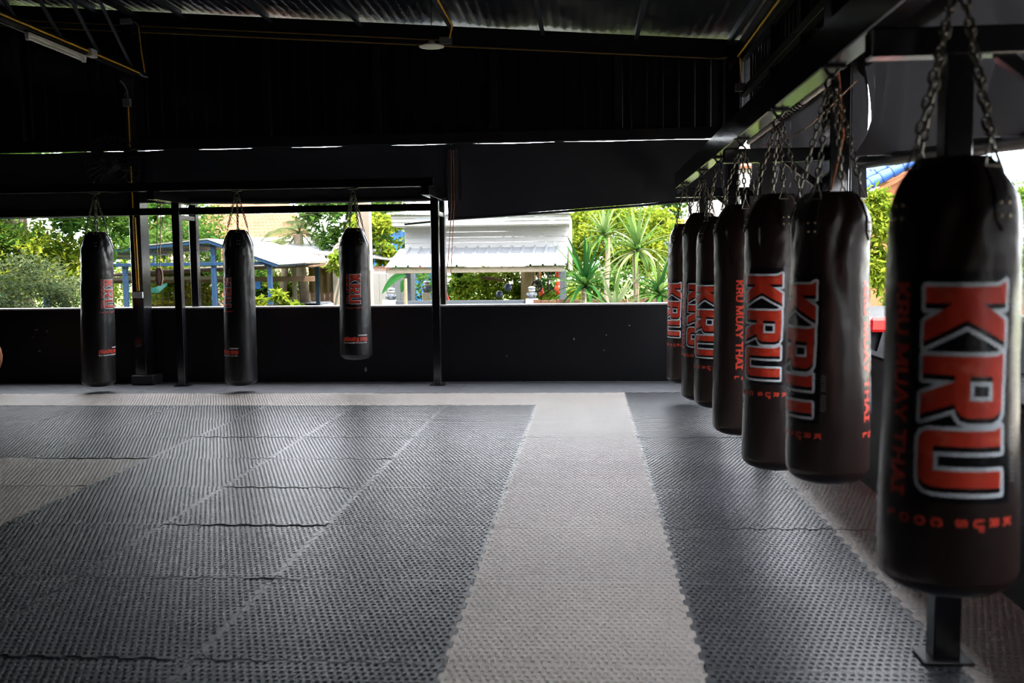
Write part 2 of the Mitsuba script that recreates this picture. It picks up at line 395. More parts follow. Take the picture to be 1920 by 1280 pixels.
for px in PUR:
    zt = roof_z(px) - 0.005
    m = cat([cbox(px - 0.0225, px - 0.0190, YB, 12.84, zt - 0.10, zt, 0), cbox(px - 0.019, px + 0.03, YB, 12.84, zt - 0.10, zt - 0.0965, 0), cbox(px + 0.0265, px + 0.03, YB, 12.84, zt - 0.0965, zt - 0.08, 0)])
    part(ceil, 'purlin', m, 'm_purlin')
def sloped(x0, x1, y0, y1, d0, d1):
    return hull([(X, Y, roof_z(X) - d) for X in (x0, x1) for Y in (y0, y1) for d in (d0, d1)])
part(ceil, 'eave_beam', sloped(XL, 2.0, WY - 0.03, WY + 0.09, 0.042, 0.27), 'm_steel')
part(ceil, 'eave_beam', cbox(XR - 0.02, XR + 0.10, YB, 12.86, 4.13, 4.25), 'm_steel')

gird = one('girder', cbox(XL, XR - 0.16, WY - 0.13, WY - 0.035, 3.085, 3.22), 'm_steel', 'long black steel girder across the back wall above the tarpaulins', 'girder')

# columns
def column(name, x0, x1, y0, y1, z1, label):
    k = thing(name, label, 'column')
    part(k, 'shaft', cbox(x0, x1, y0, y1, 0.0, z1, 0.006), 'm_gloss')
    return k
c1 = column('steel_column', -5.965, -5.815, 12.62, 12.87, 4.72, 'black steel column with yellow conduit standing at the low back wall')
part(c1, 'foot_plate', cbox(-6.0, -5.70, 12.56, 12.87, 0.001, 0.13, 0.01), 'm_fan', label='dull dark concrete foot')
column('steel_column', 1.76, 1.90, 12.62, 12.87, 4.1, 'black steel column in the back right corner')
column('steel_column', 1.765, 1.905, 7.42, 7.66, 4.15, 'black steel column behind the right-hand row of bags, midway along the side wall')
for yy in (2.2, -2.8): column('steel_column', 1.765, 1.905, yy, yy + 0.24, 4.15, 'black steel column on the side wall beside the camera, near end')

# roof truss and what hangs on it
def truss(x, label, zc, ztop, diag):
    k = thing('roof_truss', label, 'roof truss')
    part(k, 'bottom_chord', cbox(x - 0.04, x + 0.04, YB, 12.8, zc - 0.04, zc + 0.04), 'm_steel')
    part(k, 'top_chord', cbox(x - 0.03, x + 0.03, YB, 12.8, ztop - 0.06, ztop), 'm_steel')
    yb = 12.57
    while yb > YB + 1.5:
        part(k, 'diagonal', bar((x, yb, zc + 0.03), (x, yb - 0.88 * diag, ztop - 0.04), 0.035, 0.035), 'm_purlin' if diag > 0.5 else 'm_steel')
        yb -= 0.88
    return k
truss(-5.80, 'long black roof truss over the left bay with sloping grey diagonals', 4.06, roof_z(-5.8) - 0.11, 1.0)

def conduit(pts, label, r=0.011, parts=(), mat='m_conduit'):
    k = thing('conduit', label, 'conduit')
    part(k, 'pipe', tube(pts, r, 8), mat, smooth=50)
    for name, m, b in parts: part(k, name, m, b)
    return k
def bend(p): return np.asarray(p, float)
conduit([(-5.745, YB, 4.055), (-5.745, 12.1, 4.055), (-5.745, 12.62, 4.05)], 'yellow conduit along the bottom of the left roof truss with a white junction box',
        parts=(('box', cbox(-5.79, -5.71, 11.32, 11.46, 4.0, 4.09), 'm_whiteplastic'), ('elbow', tube([(-5.745, 12.62, 4.05), (-5.74, 12.68, 4.03), (-5.72, 12.74, 4.02), (-5.69, 12.76, 4.02)], 0.013, 8), 'm_greyplastic')))
conduit([(-5.90, 12.60, 3.30), (-5.895, 12.60, 2.0), (-5.88, 12.60, 1.24)], 'pair of yellow conduits running down the black column at the back wall', 0.010,
        parts=(('pipe', tube([(-5.872, 12.602, 2.2), (-5.86, 12.602, 1.24)], 0.009, 8), 'm_conduit'), ('box', cbox(-5.93, -5.81, 12.585, 12.618, 1.145, 1.225), 'm_whiteplastic'),
               ('box', cbox(-5.96, -5.86, 12.56, 12.618, 3.62, 3.72), 'm_greyplastic'), ('elbow', tube([(-5.90, 12.60, 3.72), (-5.905, 12.60, 3.82), (-5.94, 12.60, 3.90), (-5.99, 12.60, 3.95)], 0.012, 8), 'm_greyplastic'), ('pipe', tube([(-5.90, 12.60, 3.62), (-5.90, 12.60, 3.3)], 0.010, 8), 'm_conduit')))
conduit([(-5.72, 12.60, 4.62), (-5.70, 12.60, 4.35), (-5.66, 12.60, 4.05)], 'thin conduit bending down at the top of the black column', 0.010,
        parts=(('box', cbox(-5.95, -5.80, 12.56, 12.615, 4.66, 4.73), 'm_greyplastic'), ('elbow', tube([(-5.80, 12.60, 4.69), (-5.75, 12.60, 4.68), (-5.72, 12.60, 4.62)], 0.011, 8), 'm_greyplastic')))
eb = lambda X, d: roof_z(X) - d
conduit([(-12, WY - 0.045, eb(-12, .245)), (-1.8, WY - 0.045, eb(-1.8, .225))], 'upper of the two conduits along the beam under the roof', 0.010, parts=(('box', cbox(-1.86, -1.70, WY - 0.09, WY - 0.032, eb(-1.8, .28), eb(-1.8, .19)), 'm_greyplastic'),), mat='m_conduit_shaded')
conduit([(-12, WY - 0.045, eb(-12, .335)), (1.50, WY - 0.045, eb(1.50, .285)), (1.66, 12.74, 4.055), (1.74, 12.60, 4.04)], 'lower of the two conduits along the beam under the roof', 0.010, mat='m_conduit_shaded')
conduit([(-1.655, YB, roof_z(-1.66) - 0.10), (-1.655, 12.55, roof_z(-1.66) - 0.10), (-1.72, 12.78, roof_z(-1.7) - .2)], 'yellow conduit along a roof purlin above the round lamp', 0.011)
conduit([(1.875, YB, 4.06), (1.875, 12.72, 4.05)], 'yellow conduit along the beam over the right side wall', 0.012)
conduit([(1.90, 12.6, 4.03), (1.91, 12.6, 3.72)], 'grey conduit dropping to a small box in the back right corner', 0.010, parts=(('box', cbox(1.84, 1.96, 12.56, 12.62, 3.62, 3.72), 'm_greyplastic'),))

k = thing('tube_lamp', 'white fluorescent batten hanging under the left roof truss', 'lamp')
part(k, 'housing', bar((-5.80, 10.12, 3.985), (-5.80, 11.32, 3.985), 0.06, 0.045, 0.008), 'm_lampwhite')
part(k, 'tube', tube([(-5.80, 10.16, 3.945), (-5.80, 11.28, 3.945)], 0.014, 12), 'm_lampwhite', smooth=60)
part(k, 'socket', cbox(-5.82, -5.78, 10.12, 10.16, 3.925, 3.97), 'm_lampwhite'); part(k, 'socket', cbox(-5.82, -5.78, 11.28, 11.32, 3.925, 3.97), 'm_lampwhite')
part(k, 'wire', tube([(-5.80, YB, 3.995), (-5.80, 10.12, 3.99)], 0.006, 6), 'm_greyplastic')
k = thing('pendant_lamp', 'round white disc lamp hanging on a thin cord from the roof', 'lamp')
part(k, 'shade', lathe([(0.0, 3.765), (0.03, 3.765), (0.04, 3.74), (0.125, 3.712), (0.125, 3.705), (0.11, 3.704), (0.035, 3.728), (0.0, 3.728)][::-1], 40, (-1.53, 10.0, 0)), 'm_lampwhite', smooth=30)
part(k, 'diffuser', lathe([(0.0, 3.694), (0.06, 3.697), (0.10, 3.704), (0.0, 3.712)], 40, (-1.53, 10.0, 0)), 'm_lampwhite', smooth=30)
part(k, 'cord', tube([(-1.53, 10, 3.76), (-1.53, 10, roof_z(-1.53) - 0.02)], 0.004, 6), 'm_steel')

# ------------------------------------------------------------------ tarpaulins
def tarp(fn, label, nu=70, nv=34, mat='m_tarp'):
    k = thing('tarpaulin', label, 'tarpaulin', None)
    part(k, 'sheet', grid(fn, nu, nv), mat, smooth=True)
    return k
def nz(a, b, seed, o=3): return meshkit.fbm(np.stack([a, b, a * 0 + seed * 1.7], -1), o, seed) - 0.5
def back_tarp(x0, x1, zt, zb0, zb1, y, seed, amp=0.025):
    def fn(u, v):
        X = x0 + (x1 - x0) * u
        top = zt - 0.012 * (nz(X * 2.2, X * 0, seed) + 0.5) - 0.006 * np.sin(X * 5)
        bot = zb0 + (zb1 - zb0) * u
        Z = top + (bot - top) * v
        f = amp * v * nz(X * 1.4, Z * 1.1, seed) * 2 + 0.006 * np.sin(X * 4 + seed) * v + 0.012 * np.exp(-((u) / 0.02) ** 2) - 0.05 * np.sin(PI * v) * np.exp(-(u / 0.05) ** 2)
        return X, y + f, Z
    return fn
def roll(p, q, r, k, name='roll'):
    p, q = np.array(p, float), np.array(q, float); t = np.linspace(0, 1, 40)
    pts = p + (q - p) * t[:, None]; pts[:, 2] -= 0.02 * np.sin(PI * t)
    return part(k, name, tube(pts, r * (1 + 0.08 * np.sin(t * 61) + 0.06 * np.sin(t * 23)), 14), 'm_tarp', smooth=60)
k = tarp(back_tarp(-12.5, -5.97, 3.085, 2.27, 2.27, WY - 0.02, 1), 'flat black tarpaulin in the left bay behind the hanging frame')
roll((-12.5, WY - 0.05, 2.265), (-6.0, WY - 0.05, 2.262), 0.036, k)
k = tarp(back_tarp(-5.83, -1.74, 3.092, 2.40, 2.385, WY - 0.01, 2), 'black tarpaulin above the gap between the black column and the slanted tarpaulin')
roll((-5.69, WY - 0.03, 2.412), (-1.60, WY - 0.03, 2.392), 0.028, k)
part(k, 'hem', grid(lambda u, v: (-1.80 + 0.20 * u, WY - 0.045 - 0.008 * np.sin(u * 14) - 0.03 * v, 3.02 - 0.66 * v), 20, 14), 'm_tarp', smooth=True)
k = tarp(back_tarp(-1.80, 1.93, 3.094, 2.13, 2.36, WY + 0.045, 3), 'large black tarpaulin with a slanted lower edge right of the hanging frame')
tt = np.linspace(0, 1, 40)
part(k, 'hem', tube(np.stack([-1.80 + 3.73 * tt, WY + 0.045 + 0.0 * tt, 2.125 + 0.23 * tt - 0.015 * np.sin(PI * tt)], 1), 0.017, 10), 'm_tarp', smooth=60)
# right side
def side_tarp(y0, y1, zt, zb0, zb1, seed, fold, x=XR + 0.19):
    def fn(u, v):
        Y = y0 + (y1 - y0) * u; Z = zt + (zb0 + (zb1 - zb0) * u - zt) * v
        d = 0.04 * nz(Y * 1.6, Z * 0.9, seed) * v + 0.10 * (1 - v) ** 2
        for s in range(9):
            r = np.random.default_rng(seed * 31 + s); yc = y0 + (y1 - y0) * r.uniform(0, 1); tilt = r.uniform(-0.45, 0.45); w = r.uniform(0.035, 0.10)
            c = yc + tilt * (zt - Z) + 0.05 * np.sin(Z * 5 + s)
            d = d + fold * 0.10 * np.exp(-((Y - c) / w) ** 2) * (0.12 + 0.88 * v) * np.minimum(1, v * 6)
        d = d + fold * 0.02 * np.sin(7 * Y + 5 * Z + 3 * nz(Y, Z, seed + 3)) * v
        return x - d, Y - 0.10 * v ** 4 * (1 - u) ** 6, Z
    return fn
k = tarp(side_tarp(7.60, 1.4, 3.16, 2.28, 1.91, 4, 1.7), 'black tarpaulin with deep folds rolled up over the right opening behind the nearest bag', 190, 50, 'm_tarp_side')
roll((XR + 0.16, 7.70, 2.268), (XR + 0.16, 1.4, 1.93), 0.043, k)
k = tarp(side_tarp(12.6, 7.55, 3.16, 1.98, 2.0, 5, 2.0), 'wrinkled grey-black tarpaulin behind the chains of the middle bags', 160, 50, 'm_tarp_side')
k = tarp(side_tarp(1.45, -3.98, 3.16, 0.93, 0.93, 6, 0.6), 'black tarpaulin let down over the right opening beside the camera', 60, 20)

# left side, out of frame: closed
lu = struct('wall_left_upper', cbox(XL - 0.16, XL, YB, WY + 0.2, 1.0, 5.35, 0.003), 'm_clad')

# ------------------------------------------------------------------ the two hanging frames
def frame_posts(k, x, y, z1, base=True, z0=0.0):
    part(k, 'post', cbox(x - 0.05, x + 0.05, y - 0.05, y + 0.05, z0, z1, 0.006), 'm_gloss')
    if base: part(k, 'base_plate', cbox(x - 0.095, x + 0.095, y - 0.08, y + 0.08, z0 + 0.002, z0 + 0.011, 0.003), 'm_steel')
kl = thing('bag_frame', 'black square-tube frame at the back wall carrying three long black bags', 'frame')
part(kl, 'front_beam', cbox(-9.2, -1.82, 11.80, 11.90, 2.47, 2.575, 0.006), 'm_gloss')
for x in (-8.72, -5.27, -1.91):
    part(kl, 'cross_beam', cbox(x - 0.05, x + 0.05, 11.74, 13.10, 2.365, 2.468, 0.006), 'm_gloss')
    frame_posts(kl, x, 12.50, 2.364)
    part(kl, 'rear_post', cbox(x - 0.05, x + 0.05, 13.0, 13.10, 1.009, 2.364, 0.006), 'm_gloss')
    part(kl, 'brace', cbox(x - 0.04, x + 0.04, 12.55, 13.0, 2.155, 2.215, 0.004), 'm_gloss')
part(kl, 'rear_rail', cbox(-9.2, -1.96, 12.552, 12.612, 2.222, 2.312, 0.005), 'm_gloss')

kr = thing('bag_frame', 'glossy black square-tube frame along the right wall carrying seven bags', 'frame')
part(kr, 'long_beam', cbox(1.045, 1.145, -1.0, 11.93, 2.392, 2.575, 0.006), 'm_gloss')
for y in (-0.1, 3.80, 7.72, 11.78):
    part(kr, 'cross_beam', cbox(1.05, XR + 0.05, y - 0.0, y + 0.10, 2.288, 2.391, 0.006), 'm_gloss')
    frame_posts(kr, 1.37, y + 0.05, 2.287)
    part(kr, 'side_post', cbox(1.80, 1.90, y + 0.0, y + 0.10, 0.0, 2.287, 0.006), 'm_gloss')
    part(kr, 'brace', bar((1.52, y + 0.05, 2.30), (1.80, y + 0.05, 2.08), 0.05, 0.05), 'm_gloss')

# tube, wires and strings over the right row
k = thing('white_tube', 'pale tube with black wire wound on it behind the chains of the right row', 'tube')
part(k, 'tube', tube([(1.50, 9.4, 2.63), (1.50, 6.4, 2.64)], 0.022, 12), 'm_sill', smooth=60)
t = np.linspace(0, 1, 300)
part(k, 'wire', tube(np.stack([1.50 + 0.030 * np.cos(t * 60), 7.9 - 0.9 * t, 2.637 + 0.03 * np.sin(t * 60)], 1), 0.006, 5), 'm_steel')
part(k, 'hanger', tube([(1.50, 9.0, 2.65), (1.50, 9.0, 3.06), (1.93, 9.0, 3.08)], 0.004, 5), 'm_steel'); part(k, 'hanger', tube([(1.50, 6.8, 2.66), (1.50, 6.8, 3.06), (1.93, 6.8, 3.08)], 0.004, 5), 'm_steel')
t = np.linspace(0, 1, 30)
one('string', tube(np.stack([1.60 + 0.0 * t, 9.4 - 3.3 * t, 2.60 - 0.10 * np.sin(PI * t)], 1), 0.005, 6), 'm_rope', 'thin pale string sagging below the pale tube on the right', 'string')
one('string', tube([(1.13, 4.62, 2.39), (1.16, 4.63, 2.1), (1.11, 4.64, 1.86)], 0.006, 6), 'm_orange_rope', 'orange-brown string knotted between the chains of the second bag', 'string')

# rope hank and cords at the left column, loose rod and cords at the right end of the frame
k = thing('rope', 'pale rope bundle hanging beside the black column', 'rope')
for i, (dx, dy) in enumerate(((0, 0), (0.02, 0.015), (0.035, -0.01))):
    t = np.linspace(0, 2 * PI, 41)[:-1]
    part(k, 'loop', tube(np.stack([-5.66 + dx + 0.022 * np.cos(t) * (1 + .2 * i), 12.74 + dy + 0 * t, 1.42 + 0.11 * np.sin(t)], 1), 0.014, 7, closed=True), 'm_rope', smooth=60)
part(k, 'cord', tube([(-5.66, 12.74, 1.53), (-5.655, 12.75, 1.9), (-5.64, 12.80, 2.6)], 0.006, 6), 'm_rope'); part(k, 'cord', tube([(-5.63, 12.74, 1.52), (-5.61, 12.75, 1.9), (-5.60, 12.80, 2.6)], 0.006, 6), 'm_rope')
k = thing('pull_cord', 'thin pinkish cords hanging at the right end of the hanging frame', 'cord')
part(k, 'cord', tube([(-1.73, 12.80, 3.0), (-1.735, 12.80, 2.3), (-1.80, 12.80, 1.5)], 0.005, 6), 'm_orange_rope'); part(k, 'cord', tube([(-1.70, 12.80, 3.0), (-1.70, 12.80, 2.3), (-1.76, 12.80, 1.42)], 0.005, 6), 'm_orange_rope')
one('rod', tube([(-2.40, 13.05, 2.075), (-1.96, 13.05, 2.11)], 0.014, 8), 'm_hook', 'short dark rod sticking out left of the double post', 'rod')
one('pull_cord', tube([(1.905, 7.38, 2.9), (1.905, 7.37, 1.5), (1.90, 7.36, 0.92)], 0.004, 6), 'm_greyplastic', 'thin cord hanging down along the column on the right wall', 'cord')

# wall fan
k = thing('wall_fan', 'large black caged fan on the black column above the left bags', 'fan')
fc = np.array([-6.06, 12.42, 2.87])
def ring(c, r, w, n=48):
    t = np.arange(n) * 2 * PI / n
    return tube(np.stack([c[0] + r * np.cos(t), c[1] + 0 * t, c[2] + r * np.sin(t)], 1), w, 6, closed=True)
part(k, 'cage', cat([ring(fc + [0, dy, 0], r, 0.004) for r, dy in ((0.37, 0), (0.34, -0.06), (0.25, -0.08), (0.13, -0.09), (0.34, 0.06), (0.2, 0.08))] + [tube([fc + [0.03 * math.cos(a), -0.09, 0.03 * math.sin(a)], fc + [0.30 * math.cos(a), -0.075, 0.30 * math.sin(a)], fc + [0.37 * math.cos(a), 0, 0.37 * math.sin(a)]], 0.003, 5) for a in np.arange(24) * 2 * PI / 24]), 'm_fan')
part(k, 'hub', lathe([(0, -0.09), (0.06, -0.085), (0.07, -0.05), (0.07, 0.10), (0.05, 0.12), (0, 0.12)], 24), 'm_fan', smooth=40)
scene[f'{k}__hub']['to_world'] = T().translate(fc.tolist()).rotate([1, 0, 0], -90)
for i in range(3):
    a0 = i * 2 * PI / 3 + 0.4
    def bl(u, v): 
        a = a0 + (v - 0.5) * (0.5 + 0.7 * u); r = 0.06 + 0.26 * u
        return fc[0] + r * np.cos(a), fc[1] + 0.06 * (v - 0.5), fc[2] + r * np.sin(a)
    part(k, 'blade', grid(bl, 10, 8), 'm_fan', smooth=True)
part(k, 'bracket', cat([cbox(-6.09, -6.03, 12.52, 12.66, 2.83, 2.91), cbox(-6.03, -5.90, 12.58, 12.63, 2.80, 2.94)]), 'm_fan')

# ------------------------------------------------------------------ punching bags
def tri2d(poly, size=0.016):
    """Triangles (v2, f) of a shapely polygon, cut fine enough to bend round a bag."""
    vs, fs, o = [], [], 0
    for g in (poly.geoms if hasattr(poly, 'geoms') else [poly]):
        if g.is_empty or g.geom_type != 'Polygon' or g.area < 1e-7: continue
        v, f = trimesh.creation.triangulate_polygon(g, engine='earcut')
        v = np.column_stack([v, np.zeros(len(v))])
        v, f = trimesh.remesh.subdivide_to_size(v, f, size, max_iter=12)
        vs.append(v[:, :2]); fs.append(f + o); o += len(v)
    return np.vstack(vs), np.vstack(fs)
def text2d(text, height, width=None, weight=0.0, size=0.012):
    """Lettering as flat triangles, reading along +x from 0, capitals 'height' tall, strokes thickened by weight * height."""
    m = meshkit.text_mesh(text, height, 0.002, True)
    keep = np.nonzero(m.triangles_center[:, 2] > 0.00199)[0]
    g = unary_union([Polygon(t[:, :2]).buffer(1e-5) for t in m.triangles[keep]]).buffer(weight * height, join_style=2).simplify(height * 0.012)
    x0, _, x1, _ = g.bounds
    g = affinity.translate(g, -x0, 0)
    if width: g = affinity.scale(g, width / (x1 - x0), 1, origin=(0, 0))
    return tri2d(g, size)

# the big lettering: x = up-direction of the letters (round the bag), y = reading direction (down the bag)
def px(pts):
    a = np.array(pts, float)
    return Polygon(np.column_stack([np.arcsin(np.clip((a[:, 0] - 680) / 660.0, -1, 1)) * 660 - 120, a[:, 1] - 180]))
K_ = unary_union([px([(450, 200), (800, 205), (1075, 200), (1137, 160), (1137, 350), (800, 352), (450, 350)]), px([(700, 340), (925, 340), (1137, 505), (1137, 695), (810, 500), (440, 695), (440, 515)])])
R_ = unary_union([px([(438, 815), (1070, 815), (1130, 790), (1130, 1000), (438, 975)]),
                  px([(715, 900), (1130, 900), (1120, 1270), (1095, 1330), (1040, 1362), (830, 1362), (770, 1340), (735, 1290), (715, 1235)]).difference(px([(845, 985), (1040, 985), (1040, 1210), (845, 1210)])),
                  px([(725, 1035), (425, 1160), (425, 1345), (725, 1232)])])
U_ = unary_union([px([(500, 1478), (800, 1478), (1060, 1476), (1115, 1438), (1115, 1618), (545, 1618), (420, 1618), (420, 1560), (440, 1510)]), px([(420, 1550), (548, 1550), (548, 1870), (420, 1870)]), px([(420, 1836), (1112, 1836), (1112, 1986), (540, 1984), (470, 1965), (430, 1920)])])
FACE = unary_union([K_, R_, U_])
def shaded(g): return unary_union([affinity.translate(g, 0, d) for d in np.linspace(0, 46, 12)])
SHADE = shaded(FACE).buffer(1)
RIM = SHADE.buffer(38, join_style=2, mitre_limit=2.0)
BACK = sbox(RIM.bounds[0] - 40, RIM.bounds[1] - 60, RIM.bounds[2] + 35, RIM.bounds[3] + 55)
S0 = 0.615 / (RIM.bounds[3] - RIM.bounds[1])
def scaled(g, s): return affinity.scale(g, S0 * s, S0 * s, origin=(0, 0))
_logo = {}
def logo(s):
    if s not in _logo:
        red, black, white, back = scaled(FACE, s), scaled(SHADE.difference(FACE.buffer(-0.5)), s), scaled(RIM.difference(SHADE.buffer(-0.5)), s), scaled(BACK, s)
        _logo[s] = [tri2d(g.simplify(0.0004)) for g in (back, white, black, red)]
    return _logo[s]
_side = text2d('KRU MUAY THAI', 0.047, 0.615, 0.03)
_side_s = text2d('KRU MUAY THAI', 0.026, 0.36, 0.02)
_stack = [(c, text2d(c, 0.027, None, 0.07)) for c in ("K", "R", "U'", "S", "C", "O", "O", "L")]
_low = text2d('pkboxing shop', 0.048, 0.30, 0.05, 0.014)
_tag = text2d('the quality & only one', 0.016, 0.29, 0.0, 0.02)
_web = tri2d(sbox(0, 0, 0.12, 0.012), 0.02)

def link_mesh(L=0.047, W=0.030, r=0.0050):
    a = np.linspace(0, PI, 7); h = (L - W) / 2; R = W / 2 - r
    q = [(R * math.cos(t), h + R * math.sin(t)) for t in a] + [(-R * math.cos(t), -h - R * math.sin(t)) for t in a]
    return tube([(x, 0, z) for x, z in q], r, 6, closed=True)
LINK = link_mesh(); LINKP = mikit.ply(LINK, 'm_chain', smooth=50)
PITCH_L = 0.0375
def link_frames(p, q):
    p, q = np.array(p, float), np.array(q, float); d = q - p; L = np.linalg.norm(d); d /= L
    n = max(2, int(round(L / PITCH_L)))
    s = np.cross(d, [0.3, 1, 0.1]); s /= np.linalg.norm(s); t = np.cross(d, s)
    out = []
    for i in range(n):
        c = p + d * (i + 0.5) * L / n
        a, b = (s, t) if i % 2 else (t, -s)
        M = np.eye(4); M[:3, 0], M[:3, 1], M[:3, 2], M[:3, 3] = a, b, d, c
        M[:3, 2] *= (L / n) / PITCH_L
        out.append(M)
    return out

def heavy_bag(label, X, Y, R, zb, zt, hook, logo_th, logo_z, *, leather='m_leather_brown', ls=1.0, tr=0.62, sh=0.14, seed=0, links=True, pleat=0.3, lean=(0, 0), low=None, group=None, strap_th=None, second=True):
    key = thing('heavy_bag', label, 'punching bag', group)
    L = zt - zb; rr = np.random.default_rng(seed); ph = rr.uniform(0, 2 * PI)
    th0 = rr.uniform(0, PI / 2) if strap_th is None else strap_th
    def rad(th, z):
        """Radius of the leather at angle th (0 = towards -y, growing to +x) and height z above the bag's bottom."""
        base = R * (0.965 + 0.035 * np.cos(PI * np.clip(z / L, 0, 1) ** 0.8) + 0.012 * np.sin(9 * z / L + ph))
        k = np.clip((z - (L - sh)) / sh, 0, 1)
        base = base * (1 - (1 - tr) * k ** 1.9)
        w = np.exp(-((L - z) / (sh * 1.1)) ** 1.5)
        w2 = np.exp(-((L - z) / (sh * 2.6)) ** 2)
        fold = np.cos(4 * (th - th0)) * 0.5 + 0.35 * np.cos(7 * th + ph) * np.cos(2 * th - ph)
        base = base + R * pleat * 0.16 * w * fold - R * 0.045 * pleat * 3 * w2 * (1 - k) * np.exp(-((np.mod(2 * (th - th0) / PI * 2 + 0.25 * np.sin(z * 9 + ph), 2) - 1) / 0.22) ** 2)
        q = np.stack([np.sin(th) * 1.5 + seed, np.cos(th) * 1.5, z * 3.2], -1)
        base = base + R * 0.045 * (meshkit.fbm(q, 3, seed) - 0.5)
        q2 = np.stack([np.sin(th) * 4 + seed, np.cos(th) * 4, z * 16], -1)
        return base + R * 0.02 * (meshkit.fbm(q2, 2, seed + 5) - 0.5) * (0.3 + 1.6 * w2)
    def world(th, z, off=0.0):
        r = rad(th, z) + off
        k = z / L
        return np.stack([X + lean[0] * (1 - k) + r * np.sin(th), Y + lean[1] * (1 - k) - r * np.cos(th), zb + z], -1)
    n = 112
    th = np.arange(n) * 2 * PI / n
    c = 0.075
    rows = []
    for f in np.linspace(0.04, 1, 13)[:-1]:
        a = f * PI / 2
        p = world(th, np.full(n, c)); ctr = np.array([X + lean[0], Y + lean[1], 0])
        p[:, :2] = ctr[:2] + (p[:, :2] - ctr[:2]) * math.sin(a) ** 0.62; p[:, 2] = zb + c * (1 - math.cos(a) ** 1.1); rows.append(p)
    zs = np.concatenate([np.linspace(c, L - sh * 2.2, 50), np.linspace(L - sh * 2.2, L, 46)[1:]])
    for z in zs: rows.append(world(th, np.full(n, z)))
    rim = rows[-1]
    for f, dz in ((0.93, 0.004), (0.8, -0.002), (0.55, -0.012), (0.25, -0.016), (0.02, -0.016)):
        p = rim.copy(); p[:, 0] = X + (rim[:, 0] - X) * f; p[:, 1] = Y + (rim[:, 1] - Y) * f; p[:, 2] = rim[:, 2] + dz; rows.append(p)
    V = np.vstack(rows); F = []
    m = len(rows); i, j = np.meshgrid(np.arange(m - 1), np.arange(n), indexing='ij'); j2 = (j + 1) % n
    F = np.vstack([np.stack([(i * n + j).ravel(), (i * n + j2).ravel(), ((i + 1) * n + j2).ravel()], 1), np.stack([(i * n + j).ravel(), ((i + 1) * n + j2).ravel(), ((i + 1) * n + j).ravel()], 1)])
    part(key, 'body', tm(V, F), leather, smooth=True)
    def wrap(flat, th_c, z_c, off, rot=False):
        v, f = flat
        a, b = (v[:, 1], -v[:, 0]) if rot else (v[:, 0], v[:, 1])
        w = world(th_c + a / R, z_c - zb + b, off)
        m_ = tm(w, f)
        nn = m_.face_normals.mean(0); cc = m_.triangles_center.mean(0) - np.array([X, Y, 0]); cc[2] = 0
        if nn @ cc < 0: m_.invert()
        return m_
    def prints(th_l, lab=True):
        for (name, mt), off, (v, f) in zip((('patch', 'm_ink_black'), ('lettering_outline', 'm_ink_white'), ('lettering_shade', 'm_ink_black'), ('lettering', 'm_ink_red')), (0.0011, 0.0018, 0.0021, 0.0022), logo(ls)):
            w = world(th_l + v[:, 0] / R, logo_z - zb - v[:, 1], off); m_ = tm(w, f)
            if (m_.face_normals * (m_.triangles_center - np.array([X, Y, 0]))[:, :].copy())[:, :2].sum() < 0: m_.invert()
            part(key, name, m_, mt, smooth=True, label={'lettering': 'big red KRU lettering', 'lettering_outline': 'white outline of the lettering'}.get(name))
        st = _side if ls > 0.9 else _side_s
        part(key, 'side_lettering', wrap(st, th_l - (0.212 if ls > 0.9 else 0.115) / R, logo_z + 0.005, 0.0016, True), 'm_ink_text', smooth=True, label='red KRU MUAY THAI running downwards', kind='stuff')
        ms = []
        for q, (ch_, fl) in enumerate(_stack):
            pos = (0.125 - 0.0465 * q - (0.018 if q > 3 else 0)) * ls
            v, f = fl
            ms.append(wrap((v * ls, f), th_l + pos / R, logo_z - 0.655 * ls, 0.0016, True))
        part(key, 'lower_lettering', cat(ms), 'm_ink_text', smooth=True, kind='stuff')
        if ls > 0.9:
            fine = cat([wrap(tri2d(sbox(0, 0, 0.006, 0.022)), th_l + 0.150 / R, logo_z - 0.40 - 0.0125 * q, 0.0014, True) for q in range(13) if q != 6])
            part(key, 'small_print', fine, 'm_ink_grey', smooth=True, kind='stuff')
    prints(logo_th)
    if second: prints(logo_th + PI)
    if low is not None:
        for z_off, flat, mt, nm in ((0, _low, 'm_ink_text', 'shop_lettering'), (-0.032, _tag, 'm_ink_white', 'tagline'), (0.058, _web, 'm_ink_white', 'small_print')):
            for tc in (logo_th, logo_th + PI):
                dx = 0.15 if nm != 'small_print' else -0.03
                part(key, nm, wrap(flat, tc - dx / R, low + z_off, 0.0016), mt, smooth=True, kind='stuff')
    # straps, rings, chains
    hk = np.array([X, Y, hook])
    for s in range(4):
        t_ = th0 + s * PI / 2
        sl = min(0.17, sh + 0.06)
        tip = Polygon([(-0.024, 0.015), (-0.024, -sl * 0.55), (-0.030, -sl * 0.72), (-0.026, -sl * 0.92), (0, -sl * 1.12), (0.026, -sl * 0.92), (0.030, -sl * 0.72), (0.024, -sl * 0.55), (0.024, 0.015)])
        v, f = tri2d(tip, 0.02)
        zc = L - 0.022
        front = world(t_ + v[:, 0] / R, np.clip(zc + v[:, 1], 0, L), 0.007); back = world(t_ + v[:, 0] / R, np.clip(zc + v[:, 1], 0, L), 0.001)
        mm = tm(front, f); o = mm.outline() if False else None
        if (mm.face_normals * (mm.triangles_center - np.array([X, Y, zb]))).sum() < 0: f = f[:, ::-1]
        e = np.sort(np.vstack([f[:, [0, 1]], f[:, [1, 2]], f[:, [2, 0]]]), 1); ed = np.vstack([f[:, [0, 1]], f[:, [1, 2]], f[:, [2, 0]]])
        u_, idx, cnt = np.unique(e, axis=0, return_index=True, return_counts=True); be = ed[idx[cnt == 1]]
